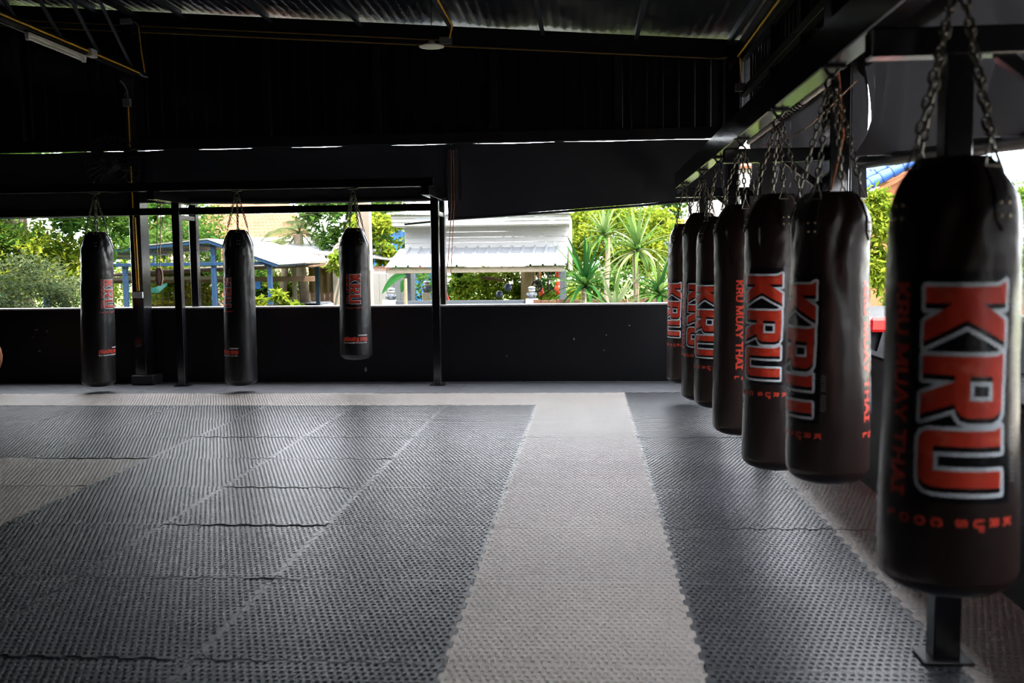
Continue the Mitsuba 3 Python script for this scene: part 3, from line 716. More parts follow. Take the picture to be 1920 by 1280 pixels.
        nv = len(v); rimf = np.vstack([np.stack([be[:, 0], be[:, 0] + nv, be[:, 1] + nv], 1), np.stack([be[:, 0], be[:, 1] + nv, be[:, 1]], 1)])
        sk = part(key, 'strap', tm(np.vstack([front, back]), np.vstack([f, rimf])), 'm_strap' if leather != 'm_leather_black' else 'm_leather_black', smooth=40)
        rv = []
        for a, b in ((-0.015, -sl * 0.66), (0.015, -sl * 0.66), (-0.014, -sl * 0.88), (0.014, -sl * 0.88)):
            rv.append(ball(world(np.array([t_ + a / R]), np.array([zc + b]), 0.0075)[0], 0.0048, 1))
        part(sk, 'rivets', cat(rv), 'm_brass', smooth=True, label='brass rivets')
        base = world(np.array([t_]), np.array([L - 0.03]), 0.012)[0]
        out = np.array([math.sin(t_), -math.cos(t_), 0]); side = np.array([math.cos(t_), math.sin(t_), 0])
        apex = base + np.array([0, 0, 0.062]) - out * 0.012
        tri = [base - side * 0.028, base - side * 0.024 + (apex - base) * .08, apex - side * 0.006, apex + (apex - base) * .06, apex + side * 0.006, base + side * 0.024 + (apex - base) * .08, base + side * 0.028, base]
        part(key, 'ring', tube(tri, 0.0038, 6, closed=True), 'm_chain', smooth=50)
        p0 = apex + (apex - base) * 0.02; p1 = hk + out * 0.022 + np.array([0, 0, -0.03])
        fr = link_frames(p0, p1)
        if links:
            ck = numbered(f'{key}__chain')
            for M in fr:
                lk = numbered(f'{ck}__link'); scene[lk] = {**LINKP, 'to_world': T(M)}
        else:
            ms = []
            for M in fr:
                q = LINK.copy(); q.apply_transform(M); ms.append(q)
            part(key, 'chain', cat(ms), 'm_chain', smooth=50)
    a = np.linspace(0, 2 * PI, 25)[:-1]
    beam = 2.392 if X > 0 else 2.47
    part(key, 'hook', cat([tube(np.stack([X + 0.028 * np.cos(a), Y + 0 * a, hook - 0.012 + 0.028 * np.sin(a)], 1), 0.0065, 8, closed=True),
                           tube([(X, Y, hook + 0.012), (X, Y, hook + 0.03)], 0.016, 12), tube([(X - 0.03, Y, beam - 0.012), (X - 0.012, Y, hook + 0.03), (X + 0.012, Y, hook + 0.03), (X + 0.03, Y, beam - 0.012)], 0.008, 8)]), 'm_hook', smooth=40)
    part(key, 'clamp', cbox(X - 0.055, X + 0.055, Y - 0.03, Y + 0.03, beam - 0.014, beam - 0.001, 0.003), 'm_hook')
    return key

GR = 'dark heavy bags along the right wall'
D = math.radians
heavy_bag('nearest heavy bag, large and blurred, whole red KRU lettering facing the camera', 1.07, 3.00, 0.196, 0.560, 1.832, 2.325, D(-8), 1.474, tr=0.58, sh=0.165, seed=3, group=GR, strap_th=D(22), pleat=0.5)
heavy_bag('second heavy bag of the right row, red KRU MUAY THAI along its right edge', 1.08, 4.52, 0.182, 0.545, 1.838, 2.325, D(-70), 1.445, tr=0.58, sh=0.15, seed=5, group=GR, strap_th=D(52), pleat=0.75)
heavy_bag('third heavy bag of the right row, red KRU partly hidden by the second bag', 1.085, 5.76, 0.194, 0.345, 1.915, 2.325, D(-38), 1.465, tr=0.48, sh=0.21, seed=8, group=GR, strap_th=D(3), pleat=0.6)
heavy_bag('fourth heavy bag of the right row, red KRU MUAY THAI running down its front', 1.08, 7.08, 0.192, 0.315, 1.93, 2.325, D(46), 1.405, tr=0.48, sh=0.21, seed=11, group=GR, strap_th=D(5), pleat=0.6)
heavy_bag('fifth heavy bag of the right row, bright red KRU beside the side-lettered bag', 1.08, 8.30, 0.192, 0.325, 1.90, 2.325, D(-42), 1.345, tr=0.48, sh=0.22, seed=14, links=False, group=GR)
heavy_bag('sixth heavy bag of the right row, only the dark outlined letters showing', 1.08, 9.45, 0.190, 0.225, 1.99, 2.325, D(-14), 1.335, tr=0.48, sh=0.22, seed=17, links=False, group=GR)
heavy_bag('farthest heavy bag of the right row, at the far end of the frame', 1.07, 11.00, 0.192, 0.195, 1.945, 2.325, D(-54), 1.305, tr=0.55, sh=0.22, seed=20, links=False, group=GR)
GL = 'long black bags on the frame at the back wall'
heavy_bag('long black bag left of the black column, its bottom almost on the floor', -6.02, 11.85, 0.203, 0.072, 1.985, 2.415, D(71), 1.402, leather='m_leather_black', ls=0.60, tr=0.50, sh=0.26, seed=23, links=False, pleat=0.35, lean=(-0.06, 0), low=0.50, group=GL, strap_th=D(20))
heavy_bag('long black bag between the two double posts, its bottom almost on the floor', -4.235, 11.85, 0.197, 0.080, 1.985, 2.415, D(-32), 1.405, leather='m_leather_black', ls=0.60, tr=0.50, sh=0.26, seed=26, links=False, pleat=0.35, lean=(-0.02, 0), low=0.49, group=GL, strap_th=D(20))
heavy_bag('shorter black bag hung higher, in front of the concrete pole', -2.80, 11.85, 0.195, 0.395, 1.985, 2.415, D(13), 1.435, leather='m_leather_black', ls=0.60, tr=0.50, sh=0.24, seed=29, links=False, pleat=0.45, lean=(-0.01, 0), low=0.64, group=GL, strap_th=D(40))

k = thing('round_bag', 'tan round bag just cut by the left edge of the picture', 'punching bag')
bc = np.array([-7.555, 11.85, 0.46])
part(k, 'body', lathe([(0, -0.25), (0.1, -0.235), (0.17, -0.17), (0.205, -0.07), (0.21, 0.0), (0.195, 0.09), (0.155, 0.18), (0.10, 0.28), (0.06, 0.36), (0, 0.37)], 40, bc), 'm_leather_tan', smooth=True)
part(k, 'chain', cat([(lambda q, M: (q.apply_transform(M), q)[1])(LINK.copy(), M) for M in link_frames(bc + [0, 0, 0.36], [bc[0], bc[1], 2.46])]), 'm_chain', smooth=50)
part(k, 'clamp', cbox(bc[0] - 0.05, bc[0] + 0.05, 11.82, 11.88, 2.456, 2.469, 0.003), 'm_hook')

# ------------------------------------------------------------------ outside
GZ = -0.80
def grassy(p): return smoothstep(-0.5, 0.5, p.y - 15.6 + 1.2 * noise(p.x * 0.8, p.y * 0.8))
scene['m_ground'] = P(mikit.proc(lambda p, n, uv: mix((0.28, 0.265, 0.24), (0.22, 0.21, 0.185), smoothstep(0.4, 0.6, fbm(p.x * 0.5, p.y * 0.5, 0.0, 4))) * (1 - grassy(p)) + mix((0.045, 0.075, 0.016), (0.09, 0.11, 0.03), fbm(p.x * 0.9, p.y * 0.9, 0.0, 4)) * grassy(p)), 0.9, 0.2)
struct('ground', slab([(-70, -30, GZ), (70, -30, GZ), (70, 110, GZ), (-70, 110, GZ)], 0.3), 'm_ground', 'pale earth and grass outside the hall')
for nm, c, tr in (('leaf_yellow', None, 0.9), ('leaf_vc', VC, 0.8)): scene['m_' + nm] = leafy(c if c else (0.3, 0.42, 0.06), tr)
scene['m_bark'] = P(mikit.proc(lambda p, n, uv: mix((0.16, 0.12, 0.08), (0.28, 0.23, 0.17), fbm(p.x * 14, p.y * 14, p.z * 5, 4))), 0.85, 0.2)
scene['m_concrete'] = P(mikit.proc(lambda p, n, uv: mix((0.17, 0.15, 0.125), (0.26, 0.235, 0.205), fbm(p.x * 10, p.y * 10, p.z * 2, 4))), 0.8, 0.2)
scene['m_whitewood'] = P((0.36, 0.355, 0.35), 0.55, 0.4)
scene['m_awning'] = P((0.20, 0.208, 0.225), 0.5, 0.4)
scene['m_whiteroof'] = P((0.30, 0.31, 0.33), 0.45, 0.5)
scene['m_beige'] = P((0.28, 0.23, 0.18), 0.7, 0.3)
scene['m_slate'] = P((0.05, 0.062, 0.085), 0.6, 0.4)
scene['m_bluepaint'] = P((0.006, 0.028, 0.078), 0.45, 0.5)
scene['m_bluesheet'] = P((0.008, 0.075, 0.26), 0.4, 0.5)
scene['m_blueroof'] = P((0.012, 0.055, 0.22), 0.35, 0.5)
scene['m_greysheet'] = P((0.18, 0.185, 0.19), 0.5, 0.5)
scene['m_darkwood'] = P(mikit.proc(lambda p, n, uv: mix((0.06, 0.04, 0.03), (0.14, 0.09, 0.06), fbm(p.x * 9, p.y * 9, p.z * 2, 3))), 0.8, 0.2)
scene['m_pinkwood'] = P((0.20, 0.12, 0.09), 0.75, 0.2)
scene['m_brownwood'] = P((0.09, 0.042, 0.027), 0.7, 0.3)
scene['m_rooftile'] = P(mikit.proc(lambda p, n, uv: mix((0.125, 0.038, 0.018), (0.20, 0.072, 0.036), fbm(p.x * 3, p.y * 3, p.z * 3, 4))), 0.7, 0.3)
scene['m_cream'] = P((0.30, 0.25, 0.17), 0.8, 0.2)
scene['m_orangepaint'] = P((0.28, 0.095, 0.045), 0.7, 0.3)
scene['m_brick'] = P((0.42, 0.14, 0.09), 0.8, 0.2)
scene['m_darkglass'] = P((0.008, 0.010, 0.013), 0.12, 0.2)
scene['m_carblack'] = P((0.008, 0.009, 0.012), 0.5, 0.12)
scene['m_redlamp'] = P((0.60, 0.02, 0.02), 0.2, 0.5)
scene['m_tyre'] = P((0.02, 0.02, 0.02), 0.8)
scene['m_ceramic'] = P((0.34, 0.33, 0.31), 0.3)
scene['m_glove_red'] = P((0.55, 0.05, 0.02), 0.35)
scene['m_teal'] = P((0.06, 0.33, 0.34), 0.7)
scene['m_navy'] = P((0.02, 0.03, 0.08), 0.4)
scene['m_thatch'] = P((0.20, 0.14, 0.08), 0.9, 0.2)
scene['m_orange'] = P((0.75, 0.25, 0.06), 0.5)

def leaves(c, rad, n, size, cols, seed, clumps=40, droop=0.3, shell=0.55, aspect=0.42, csize=0.30):
    """n folded leaves in clumps inside an ellipsoid: (mesh, colours)."""
    r = np.random.default_rng(seed); rad = np.array(rad, float)
    d = r.normal(size=(clumps, 3)); d /= np.linalg.norm(d, axis=1, keepdims=True)
    cc = d * (shell + (1 - shell) * r.random((clumps, 1)) ** 0.6) * rad
    w = r.integers(0, clumps, n)
    p = cc[w] + r.normal(size=(n, 3)) * csize * rad.mean() * 0.55 * np.array([1, 1, 0.75])
    p += np.array(c)
    a = r.normal(size=(n, 3)); a[:, 2] = a[:, 2] * 0.6 - droop; a /= np.linalg.norm(a, axis=1, keepdims=True)
    up = r.normal(size=(n, 3)) * 0.6 + np.array([0, 0, 1.0]); s = np.cross(a, up); s /= np.linalg.norm(s, axis=1, keepdims=True); nn = np.cross(s, a)
    L = size * r.uniform(0.6, 1.3, (n, 1)); W = L * aspect * 0.5
    v = np.stack([p, p + a * L * 0.45 + s * W + nn * W * 0.35, p + a * L, p + a * L * 0.45 - s * W + nn * W * 0.35], 1).reshape(-1, 3)
    b = np.arange(n) * 4; f = np.vstack([np.stack([b, b + 1, b + 2], 1), np.stack([b, b + 2, b + 3], 1)])
    cols = np.array(cols, float); t = r.random(n) * 0.6 + 0.4 * r.random(clumps)[w]
    k = np.clip(t * (len(cols) - 1), 0, len(cols) - 1.001); i0 = k.astype(int); fr = (k - i0)[:, None]
    col = (cols[i0] * (1 - fr) + cols[i0 + 1] * fr) * r.uniform(0.75, 1.25, (n, 1))
    return tm(v, f), np.repeat(np.clip(col * 0.42, 0, 1), 4, axis=0), cc + np.array(c)
def limb(p, q, r0, r1, seed, wob=0.08):
    r = np.random.default_rng(seed); t = np.linspace(0, 1, 9); p, q = np.array(p, float), np.array(q, float)
    pts = p + (q - p) * t[:, None] + np.cumsum(r.normal(size=(9, 3)), 0) * wob * np.linalg.norm(q - p) / 9; pts[0] = p
    return tube(pts, r0 + (r1 - r0) * t, 7)
GREEN = [(0.03, 0.09, 0.02), (0.07, 0.18, 0.03), (0.14, 0.28, 0.05), (0.26, 0.40, 0.07)]
YELLOW = [(0.10, 0.22, 0.02), (0.26, 0.40, 0.04), (0.45, 0.55, 0.05), (0.58, 0.62, 0.08)]
DULL = [(0.06, 0.12, 0.05), (0.13, 0.20, 0.09), (0.22, 0.29, 0.13), (0.32, 0.36, 0.18)]
def tree(label, base, crowns, trunk, seed, cat_='tree', group=None):
    k = thing('tree' if cat_ == 'tree' else 'shrub', label, cat_, group)
    for q, (c, rad, n, size, cols, kw) in enumerate(crowns):
        m, col, cc = leaves(c, rad, n, size, cols, seed + q, **kw)
        part(k, 'foliage', m, 'm_leaf_vc', False, kind='stuff', color=col)
    if trunk:
        top = np.array(crowns[0][0], float)
        part(k, 'trunk', limb((base[0], base[1], GZ), top - [0, 0, crowns[0][1][2] * 0.4], trunk, trunk * 0.6, seed), 'm_bark', smooth=60)
        r = np.random.default_rng(seed)
        ms = [limb(top - [0, 0, crowns[0][1][2] * 0.5], cc[i], trunk * 0.45, trunk * 0.12, seed + i) for i in r.choice(len(cc), min(8, len(cc)), False)]
        part(k, 'branches', cat(ms), 'm_bark', smooth=60, kind='stuff')
    return k

tree('large leafy tree beyond the back wall at the far left, over the tin-roofed hut', (-10.6, 18.2), [((-10.4, 17.8, 2.6), (2.0, 1.5, 1.3), 9000, 0.16, GREEN, dict(clumps=70)), ((-8.7, 17.6, 2.75), (1.1, 1.0, 0.55), 2600, 0.15, GREEN, dict(clumps=24)), ((-10.5, 17.4, 1.75), (1.4, 0.9, 0.6), 4200, 0.15, YELLOW, dict(clumps=40)), ((-11.8, 18, 3.4), (1.2, 1.2, 1.1), 2500, 0.16, GREEN, dict(clumps=30))], 0.16, 101)
tree('bushy dark green tree behind the left end of the blue-posted shelter', (-8.4, 27), [((-11.6, 27, 1.9), (2.2, 1.4, 1.3), 5200, 0.17, GREEN, dict(clumps=50)), ((-12.5, 29, 2.6), (1.6, 1.5, 1.3), 3000, 0.17, GREEN, dict(clumps=30))], 0.12, 111)
tree('feathery grey-green shrub just over the back wall at the left', (-9.1, 15.4), [((-9.0, 15.3, 0.95), (0.95, 0.7, 0.75), 6500, 0.10, DULL, dict(clumps=55, aspect=0.28)), ((-8.35, 15.6, 0.85), (0.5, 0.5, 0.6), 2200, 0.10, DULL, dict(clumps=24, aspect=0.28))], 0.05, 121, 'shrub')
tree('leafy tree behind the white shelter roof, beside the concrete pole', (-5.9, 25.5), [((-6.2, 25.5, 2.75), (1.25, 0.9, 0.85), 4600, 0.19, GREEN, dict(clumps=46)), ((-5.2, 24.6, 2.2), (0.75, 0.6, 0.6), 2200, 0.18, YELLOW, dict(clumps=24)), ((-5.55, 22.0, 1.65), (0.22, 0.25, 0.3), 380, 0.15, YELLOW, dict(clumps=10))], 0.10, 131)
tree('small-leaved tree in front of the blue shed', (-5.6, 27), [((-5.5, 27, 2.9), (0.9, 0.7, 0.42), 2600, 0.14, DULL, dict(clumps=30)), ((-6.2, 27, 2.6), (0.4, 0.4, 0.5), 900, 0.14, GREEN, dict(clumps=14))], 0.06, 141)
tree('wide yellow-green bush behind the spiky plants on the right', (0.9, 27), [((0.7, 27, 2.35), (1.6, 1.2, 0.95), 9000, 0.15, YELLOW, dict(clumps=80, csize=.24)), ((1.9, 26.5, 1.9), (0.9, 0.9, 0.75), 3600, 0.15, YELLOW, dict(clumps=36)), ((-0.6, 28, 1.9), (0.8, 0.9, 0.9), 2600, 0.15, YELLOW, dict(clumps=30))], 0.10, 151)
tree('tall dark tree behind the yellow-green bush on the right', (1.9, 33), [((2.0, 33, 3.3), (1.1, 1.1, 1.4), 4200, 0.18, GREEN, dict(clumps=46)), ((-0.6, 33.5, 2.9), (2.2, 1.0, 0.9), 4000, 0.18, GREEN, dict(clumps=46))], 0.14, 161)
tree('fresh green tree outside the right opening, left of the blue-roofed house', (5.0, 17.5), [((4.62, 17, 1.78), (0.55, 0.6, 1.0), 4600, 0.14, YELLOW[:3] + GREEN[2:3], dict(clumps=56, csize=.26)), ((4.4, 18.5, 1.6), (0.6, 0.6, 0.9), 2200, 0.14, GREEN, dict(clumps=26))], 0.10, 171)
tree('green tree at the right edge of the picture behind the nearest bag', (6.3, 14.4), [((6.1, 14.2, 1.75), (0.6, 0.6, 0.75), 3800, 0.12, YELLOW[:2] + GREEN[1:3], dict(clumps=44))], 0.09, 181)
tree('dense hedge plants inside the white stall', (-2.0, 22.2), [((-2.2, 22.4, 0.95), (0.8, 0.45, 0.55), 3600, 0.13, YELLOW[:3] + GREEN[1:2], dict(clumps=36)), ((-1.0, 22.6, 1.0), (0.8, 0.4, 0.55), 2400, 0.13, GREEN, dict(clumps=28)), ((-3.1, 22.8, 1.1), (0.5, 0.4, 0.45), 1500, 0.16, GREEN, dict(clumps=18)), ((-0.6, 21.2, .82), (0.7, 0.2, 0.2), 1100, 0.1, YELLOW, dict(clumps=20))], None, 191, 'shrub')
tree('low light green seedlings at the wall below the white shelter roof', (-6.0, 17), [((-5.75, 17, 0.9), (0.16, 0.14, 0.12), 160, 0.13, YELLOW, dict(clumps=6)), ((-5.38, 17, 0.95), (0.14, 0.14, 0.17), 170, 0.13, YELLOW, dict(clumps=6)), ((-5.1, 17, .82), (0.14, 0.14, 0.08), 90, 0.12, YELLOW, dict(clumps=5))], 0.02, 201, 'shrub')
tree('low hedge seen under the blue-posted shelter', (-9, 27), [((-8.8, 26.5, 1.2), (1.3, 0.5, 0.42), 2600, 0.15, GREEN, dict(clumps=30)), ((-8.2, 26, 1.05), (0.5, 0.3, 0.35), 900, 0.13, YELLOW, dict(clumps=14))], None, 211, 'shrub')
tree('hedge behind the left half of the shelter', (-11.5, 24), [((-10.9, 24.5, 1.0), (1.5, 0.6, 0.6), 3000, 0.15, YELLOW[:3] + GREEN[1:2], dict(clumps=34)), ((-9.3, 22.6, .95), (0.7, .3, .3), 900, .13, YELLOW, dict(clumps=16))], None, 221, 'shrub')

# spiky plants: every leaf its own piece
SP = [leafy((0.05, 0.115, 0.025), 0.6), leafy((0.10, 0.17, 0.045), 0.7), leafy((0.21, 0.25, 0.12), 0.7), leafy((0.02, 0.075, 0.018), 0.5)]
for i, m in enumerate(SP): scene[f'm_blade_{i}'] = m
def blade(L, W, bend_):
    def fn(u, v):
        w = W * 0.5 * np.minimum(1, u * 6 + 0.35) * (1 - u ** 2.2) ** 0.9
        return (v - 0.5) * 2 * w, u * L * np.cos(bend_ * u * 0.5), -np.abs(v - 0.5) * w * 0 + (np.abs(v - 0.5) * 2) * w * 0.45 - L * bend_ * u ** 2 * 0.42
    return grid(fn, 9, 2)
BL = [[mikit.ply(blade(1.0, 0.075, b), f'm_blade_{i}', smooth=True) for b in (0.25, 0.75, 1.3)] for i in range(4)]
def spiky(label, x, y, zh, Ls, n, seed, mats=(0, 1, 2), spread=(-0.25, 1.35), trunk=True, group=None):
    k = thing('spiky_plant', label, 'plant', group)
    r = np.random.default_rng(seed)
    if trunk: part(k, 'trunk', limb((x, y, GZ), (x, y, zh), 0.055, 0.045, seed, 0.04), 'm_bark', smooth=60)
    for i in range(n):
        el = spread[0] + (spread[1] - spread[0]) * (i + 0.5) / n + r.normal() * 0.06
        az = i * 2.39996 + r.normal() * 0.15; L = Ls * r.uniform(0.8, 1.15)
        bi = 0 if el > 0.9 else (1 if el > 0.35 else 2)
        shp = BL[mats[r.integers(len(mats))]][bi]
        lk = numbered(f'{k}__leaf')
        scene[lk] = {**shp, 'to_world': T().translate([x, y, zh + 0.05 * el]).rotate([0, 0, 1], math.degrees(az)).rotate([1, 0, 0], math.degrees(el)).scale([1.0, L, L])}
    return k
spiky('tall variegated spiky plant with a bare trunk right of the white stall', 0.84, 16.5, 1.70, 0.82, 46, 1)
spiky('dark green spiky plant leaning over the right corner of the white stall', -0.02, 16.2, 1.13, 0.85, 40, 2, (0, 3, 3))
spiky('spiky plant half hidden behind the variegated one, higher up', 0.33, 18.2, 2.0, 0.62, 34, 3, (0, 1, 2))
spiky('low spiky plant with long pale leaves rising at the wall', 0.40, 14.6, 0.74, 0.78, 26, 4, (1, 2, 2), (0.1, 1.3))
spiky('dark spiky plant right of the bare trunk, beside the far bags', 1.16, 16.0, 1.0, 0.72, 34, 5, (0, 3, 1))
spiky('pale spiky plant low behind the farthest bag', 1.55, 16.8, 0.95, 0.75, 30, 6, (1, 2, 0))

tree('dense green bushes along the far fence behind the spiky plants', (2, 24), [((0.4, 23.5, 0.45), (2.2, 0.7, 0.85), 8000, 0.14, GREEN, dict(clumps=80, csize=.25)), ((3.0, 25, 0.6), (1.4, 1.0, 1.1), 5200, 0.14, YELLOW[:3] + GREEN[1:2], dict(clumps=60, csize=.25))], 0.05, 241, 'shrub')
tree('dense low bushes far behind the blue-posted shelter', (-12, 30), [((-11, 30, 0.55), (3.4, 0.7, 0.8), 6000, 0.16, GREEN, dict(clumps=90, csize=.2)), ((-5.5, 29.5, 0.6), (2.6, 0.7, 0.9), 5000, 0.16, GREEN, dict(clumps=80, csize=.22)), ((-15.5, 26, 0.8), (2.4, 0.8, 1.1), 4500, 0.16, GREEN, dict(clumps=70, csize=.22))], None, 251, 'shrub')
tree('row of green bushes beyond the right opening, behind the parked car', (5.2, 20.5), [((5.0, 20.8, 0.1), (1.6, 0.7, 0.8), 5200, 0.13, GREEN, dict(clumps=60, csize=.25)), ((7.6, 22, 0.3), (1.5, 0.8, 0.9), 4200, 0.13, GREEN, dict(clumps=50, csize=.25))], None, 261, 'shrub')
# palm and banana
k = thing('palm_tree', 'drooping coconut palm behind the white shelter roof', 'palm')
part(k, 'trunk', limb((-7.4, 26.0, GZ), (-7.62, 26.0, 2.45), 0.16, 0.13, 5, 0.05), 'm_bark', smooth=60)
scene['m_palm'] = leafy((0.12, 0.15, 0.065), 0.6)
def frond(L, sag):
    ms = []; t = np.linspace(0, 1, 12)
    ry, rz = L * t * (1 - 0.22 * sag * t), L * (0.42 * t - sag * t ** 2)
    ms.append(tube(np.stack([0 * t, ry, rz], 1), 0.022 * (1 - 0.8 * t), 5))
    for u in np.linspace(0.12, 0.99, 24):
        y_, z_ = np.interp(u, t, ry), np.interp(u, t, rz); l = L * 0.30 * math.sin(PI * min(1, u * 0.85 + 0.12)) + 0.08
        for s in (-1, 1):
            d = np.array([s * 0.75, 0.55, -0.30]); d /= np.linalg.norm(d); a = np.array([0, y_, z_]); b = a + d * l; w = np.array([0, 0.011, 0.005])
            ms.append(tm([a - w * .6, a + w * .6, (a + b) / 2 + w, (a + b) / 2 - w, b - [0, 0, l * .15]], [(0, 1, 2), (0, 2, 3), (3, 2, 4)]))
    return cat(ms)
for i in range(15):
    fr = mikit.ply(frond(1.35, 0.45 + 0.22 * (i % 3)), 'm_palm') if i < 3 else fr_l[i % 3]
    if i == 0: fr_l = []
    if i < 3: fr_l.append(fr)
    scene[numbered(f'{k}__frond')] = {**fr, 'to_world': T().translate([-7.62, 26.0, 2.42]).rotate([0, 0, 1], i * 137.5).rotate([1, 0, 0], 22 - (i % 4) * 24)}
scene['m_banana'] = leafy((0.022, 0.095, 0.025), 0.6)
k = thing('banana_plant', 'banana plant with big smooth leaves between the pole and the white stall', 'plant')
part(k, 'stem', limb((-3.45, 18.6, GZ), (-3.42, 18.6, 1.25), 0.06, 0.03, 9, 0.03), 'm_bark', smooth=60)
def bleaf(p, q, W, sag):
    p, q = np.array(p, float), np.array(q, float); d = q - p; s = np.cross(d, [0, 1.0, 0.25]); s /= np.linalg.norm(s)
    def fn(u, v):
        w = W * np.sin(PI * (0.08 + 0.90 * u)) ** 0.7 * (v - 0.5)
        return p[0] + d[0] * u + s[0] * w, p[1] + d[1] * u + s[1] * w - 0.25 * np.abs(w), p[2] + d[2] * u + s[2] * w + sag * np.sin(PI * u)
    return grid(fn, 16, 6)
for a in (((-3.42, 18.6, 1.34), (-3.86, 18.5, 1.00), .13, .10), ((-3.50, 19.6, 1.52), (-4.0, 20.2, 1.62), .16, .05), ((-3.50, 19.6, 1.55), (-3.72, 21.6, 1.80), .16, .05), ((-3.50, 19.6, 1.5), (-4.1, 20.6, 1.44), .14, .06), ((-3.42, 18.6, 1.25), (-3.62, 19.2, 1.0), .12, .05)):
    part(k, 'leaf', bleaf(*a), 'm_banana', smooth=True)

# concrete pole
k = thing('utility_pole', 'weathered square concrete pole behind the third black bag', 'pole')
part(k, 'shaft', hull([(-3.605 + sx * w, 16 + sy * w, z) for w, z in ((0.108, GZ), (0.085, 7.0)) for sx in (-1, 1) for sy in (-1, 1)]), 'm_concrete')
part(k, 'notice', cbox(-3.525, -3.47, 15.88, 15.892, 1.45, 1.62, 0.001), 'm_whitewood', label='small white notice')

# white stall with awning
k = thing('stall', 'white boarded stall with a ribbed metal awning beyond the back wall', 'stall')
for i in range(3):
    z0 = 2.30 + 0.075 * i
    part(k, 'fascia_board', cbox(-3.86 - .01 * i, -0.33, 19.62 - 0.02 * i, 19.66 - 0.02 * i, z0, z0 + 0.073, 0.004), 'm_whitewood')
part(k, 'roof', slab([(-3.95, 19.5, 2.56), (-0.25, 19.5, 2.53), (-0.25, 23.0, 2.75), (-3.95, 23.0, 2.78)], 0.03), 'm_whiteroof')
part(k, 'soffit', cbox(-3.84, -0.34, 19.66, 20.6, 2.29, 2.30, 0), 'm_whitewood')
for i in range(4):
    z0 = 1.865 + 0.107 * i
    part(k, 'siding_board', hull([(X, y_, z) for X in (-3.70, -0.37) for y_, z in ((20.12, z0), (20.09, z0), (20.13, z0 + 0.105), (20.105, z0 + 0.105))]), 'm_whitewood')
part(k, 'side_wall', cbox(-0.37, -0.33, 20.13, 23, 1.4, 2.5, 0.003), 'm_greysheet')
x = -3.86; i = 0
while x < -0.45:
    x1 = min(x + 0.235, -0.40)
    top = np.array([[x, 20.08, 1.865], [x + .19, 20.08, 1.865], [x + .195, 20.08, 1.90], [x1 - .012, 20.08, 1.90], [x1, 20.08, 1.865]])
    low_ = np.array([[x, 19.35, 1.49], [x + .19, 19.35, 1.49], [x + .195, 19.35, 1.525], [x1 - .012, 19.35, 1.525], [x1, 19.35, 1.49]])
    low_[:, 0] = -3.97 + (low_[:, 0] + 3.86) * 3.56 / 3.46
    top[:, 0] = np.clip(-3.80 + (top[:, 0] + 3.86) * 3.42 / 3.46, -3.8, -.37)
    f = []
    for q in range(4): f += [(q, 5 + q, 6 + q), (q, 6 + q, q + 1)]
    part(k, 'awning_sheet', tm(np.vstack([top, low_]), f), 'm_awning'); x = x1
part(k, 'awning_beam', cbox(-3.93, -0.43, 19.42, 19.47, 1.365, 1.475, 0.004), 'm_beige')
for px_, w in ((-3.62, .075), (-2.86, .05), (-0.46, .08)):
    part(k, 'post', cbox(px_ - w, px_ + w * .6, 19.9, 20.02, GZ, 1.42), 'm_slate')
part(k, 'rail', cbox(-3.86, -1.22, 19.55, 19.60, 0.60, 0.815), 'm_slate')
part(k, 'rail_board', cbox(-3.86, -1.22, 19.54, 19.552, 0.69, 0.70, 0), 'm_navy')
for px_ in (-3.93, -1.08):
    part(k, 'pillar', cbox(px_ - 0.12, px_ + 0.12, 19.4, 19.64, GZ, 0.84, 0.01), 'm_ceramic')
part(k, 'side_pillar', cbox(-3.45, -3.30, 20.6, 20.8, GZ, 0.95, 0.01), 'm_beige')
def figure(x, y, z, label, rot=0):
    k2 = thing('garden_figure', label, 'figurine')
    part(k2, 'body', lathe([(0, 0), (0.07, 0.0), (0.085, 0.03), (0.08, 0.09), (0.05, 0.125), (0, 0.13)], 20, (x, y, z)), 'm_slate', smooth=True)
    part(k2, 'head', ball((x, y, z + 0.17), 0.062, 2, (1.1, 1, .9)), 'm_ceramic', smooth=True)
    part(k2, 'cap', lathe([(0.06, 0.195), (0.075, 0.205), (0.06, 0.225), (0.03, 0.24), (0, 0.242)], 20, (x, y, z)), 'm_ceramic', smooth=True)
    part(k2, 'cap_band', lathe([(0.066, 0.185), (0.070, 0.187), (0.070, 0.200), (0.066, 0.202)], 20, (x, y, z)), 'm_navy', smooth=True)
    for s in (-1, 1): part(k2, 'arm', tube([(x + s * 0.07, y - .01, z + 0.11), (x + s * 0.095, y - 0.04, z + 0.075), (x + s * 0.05, y - 0.085, z + 0.06)], 0.02, 8), 'm_slate', smooth=True)
figure(-3.88, 19.5, 0.842, 'small white-capped ceramic figure on the left pillar of the stall')
figure(-3.36, 20.68, 0.952, 'small white-capped ceramic figure standing inside the stall beside the post')
figure(-1.08, 19.5, 0.842, 'small white-capped ceramic figure on the right pillar of the stall')
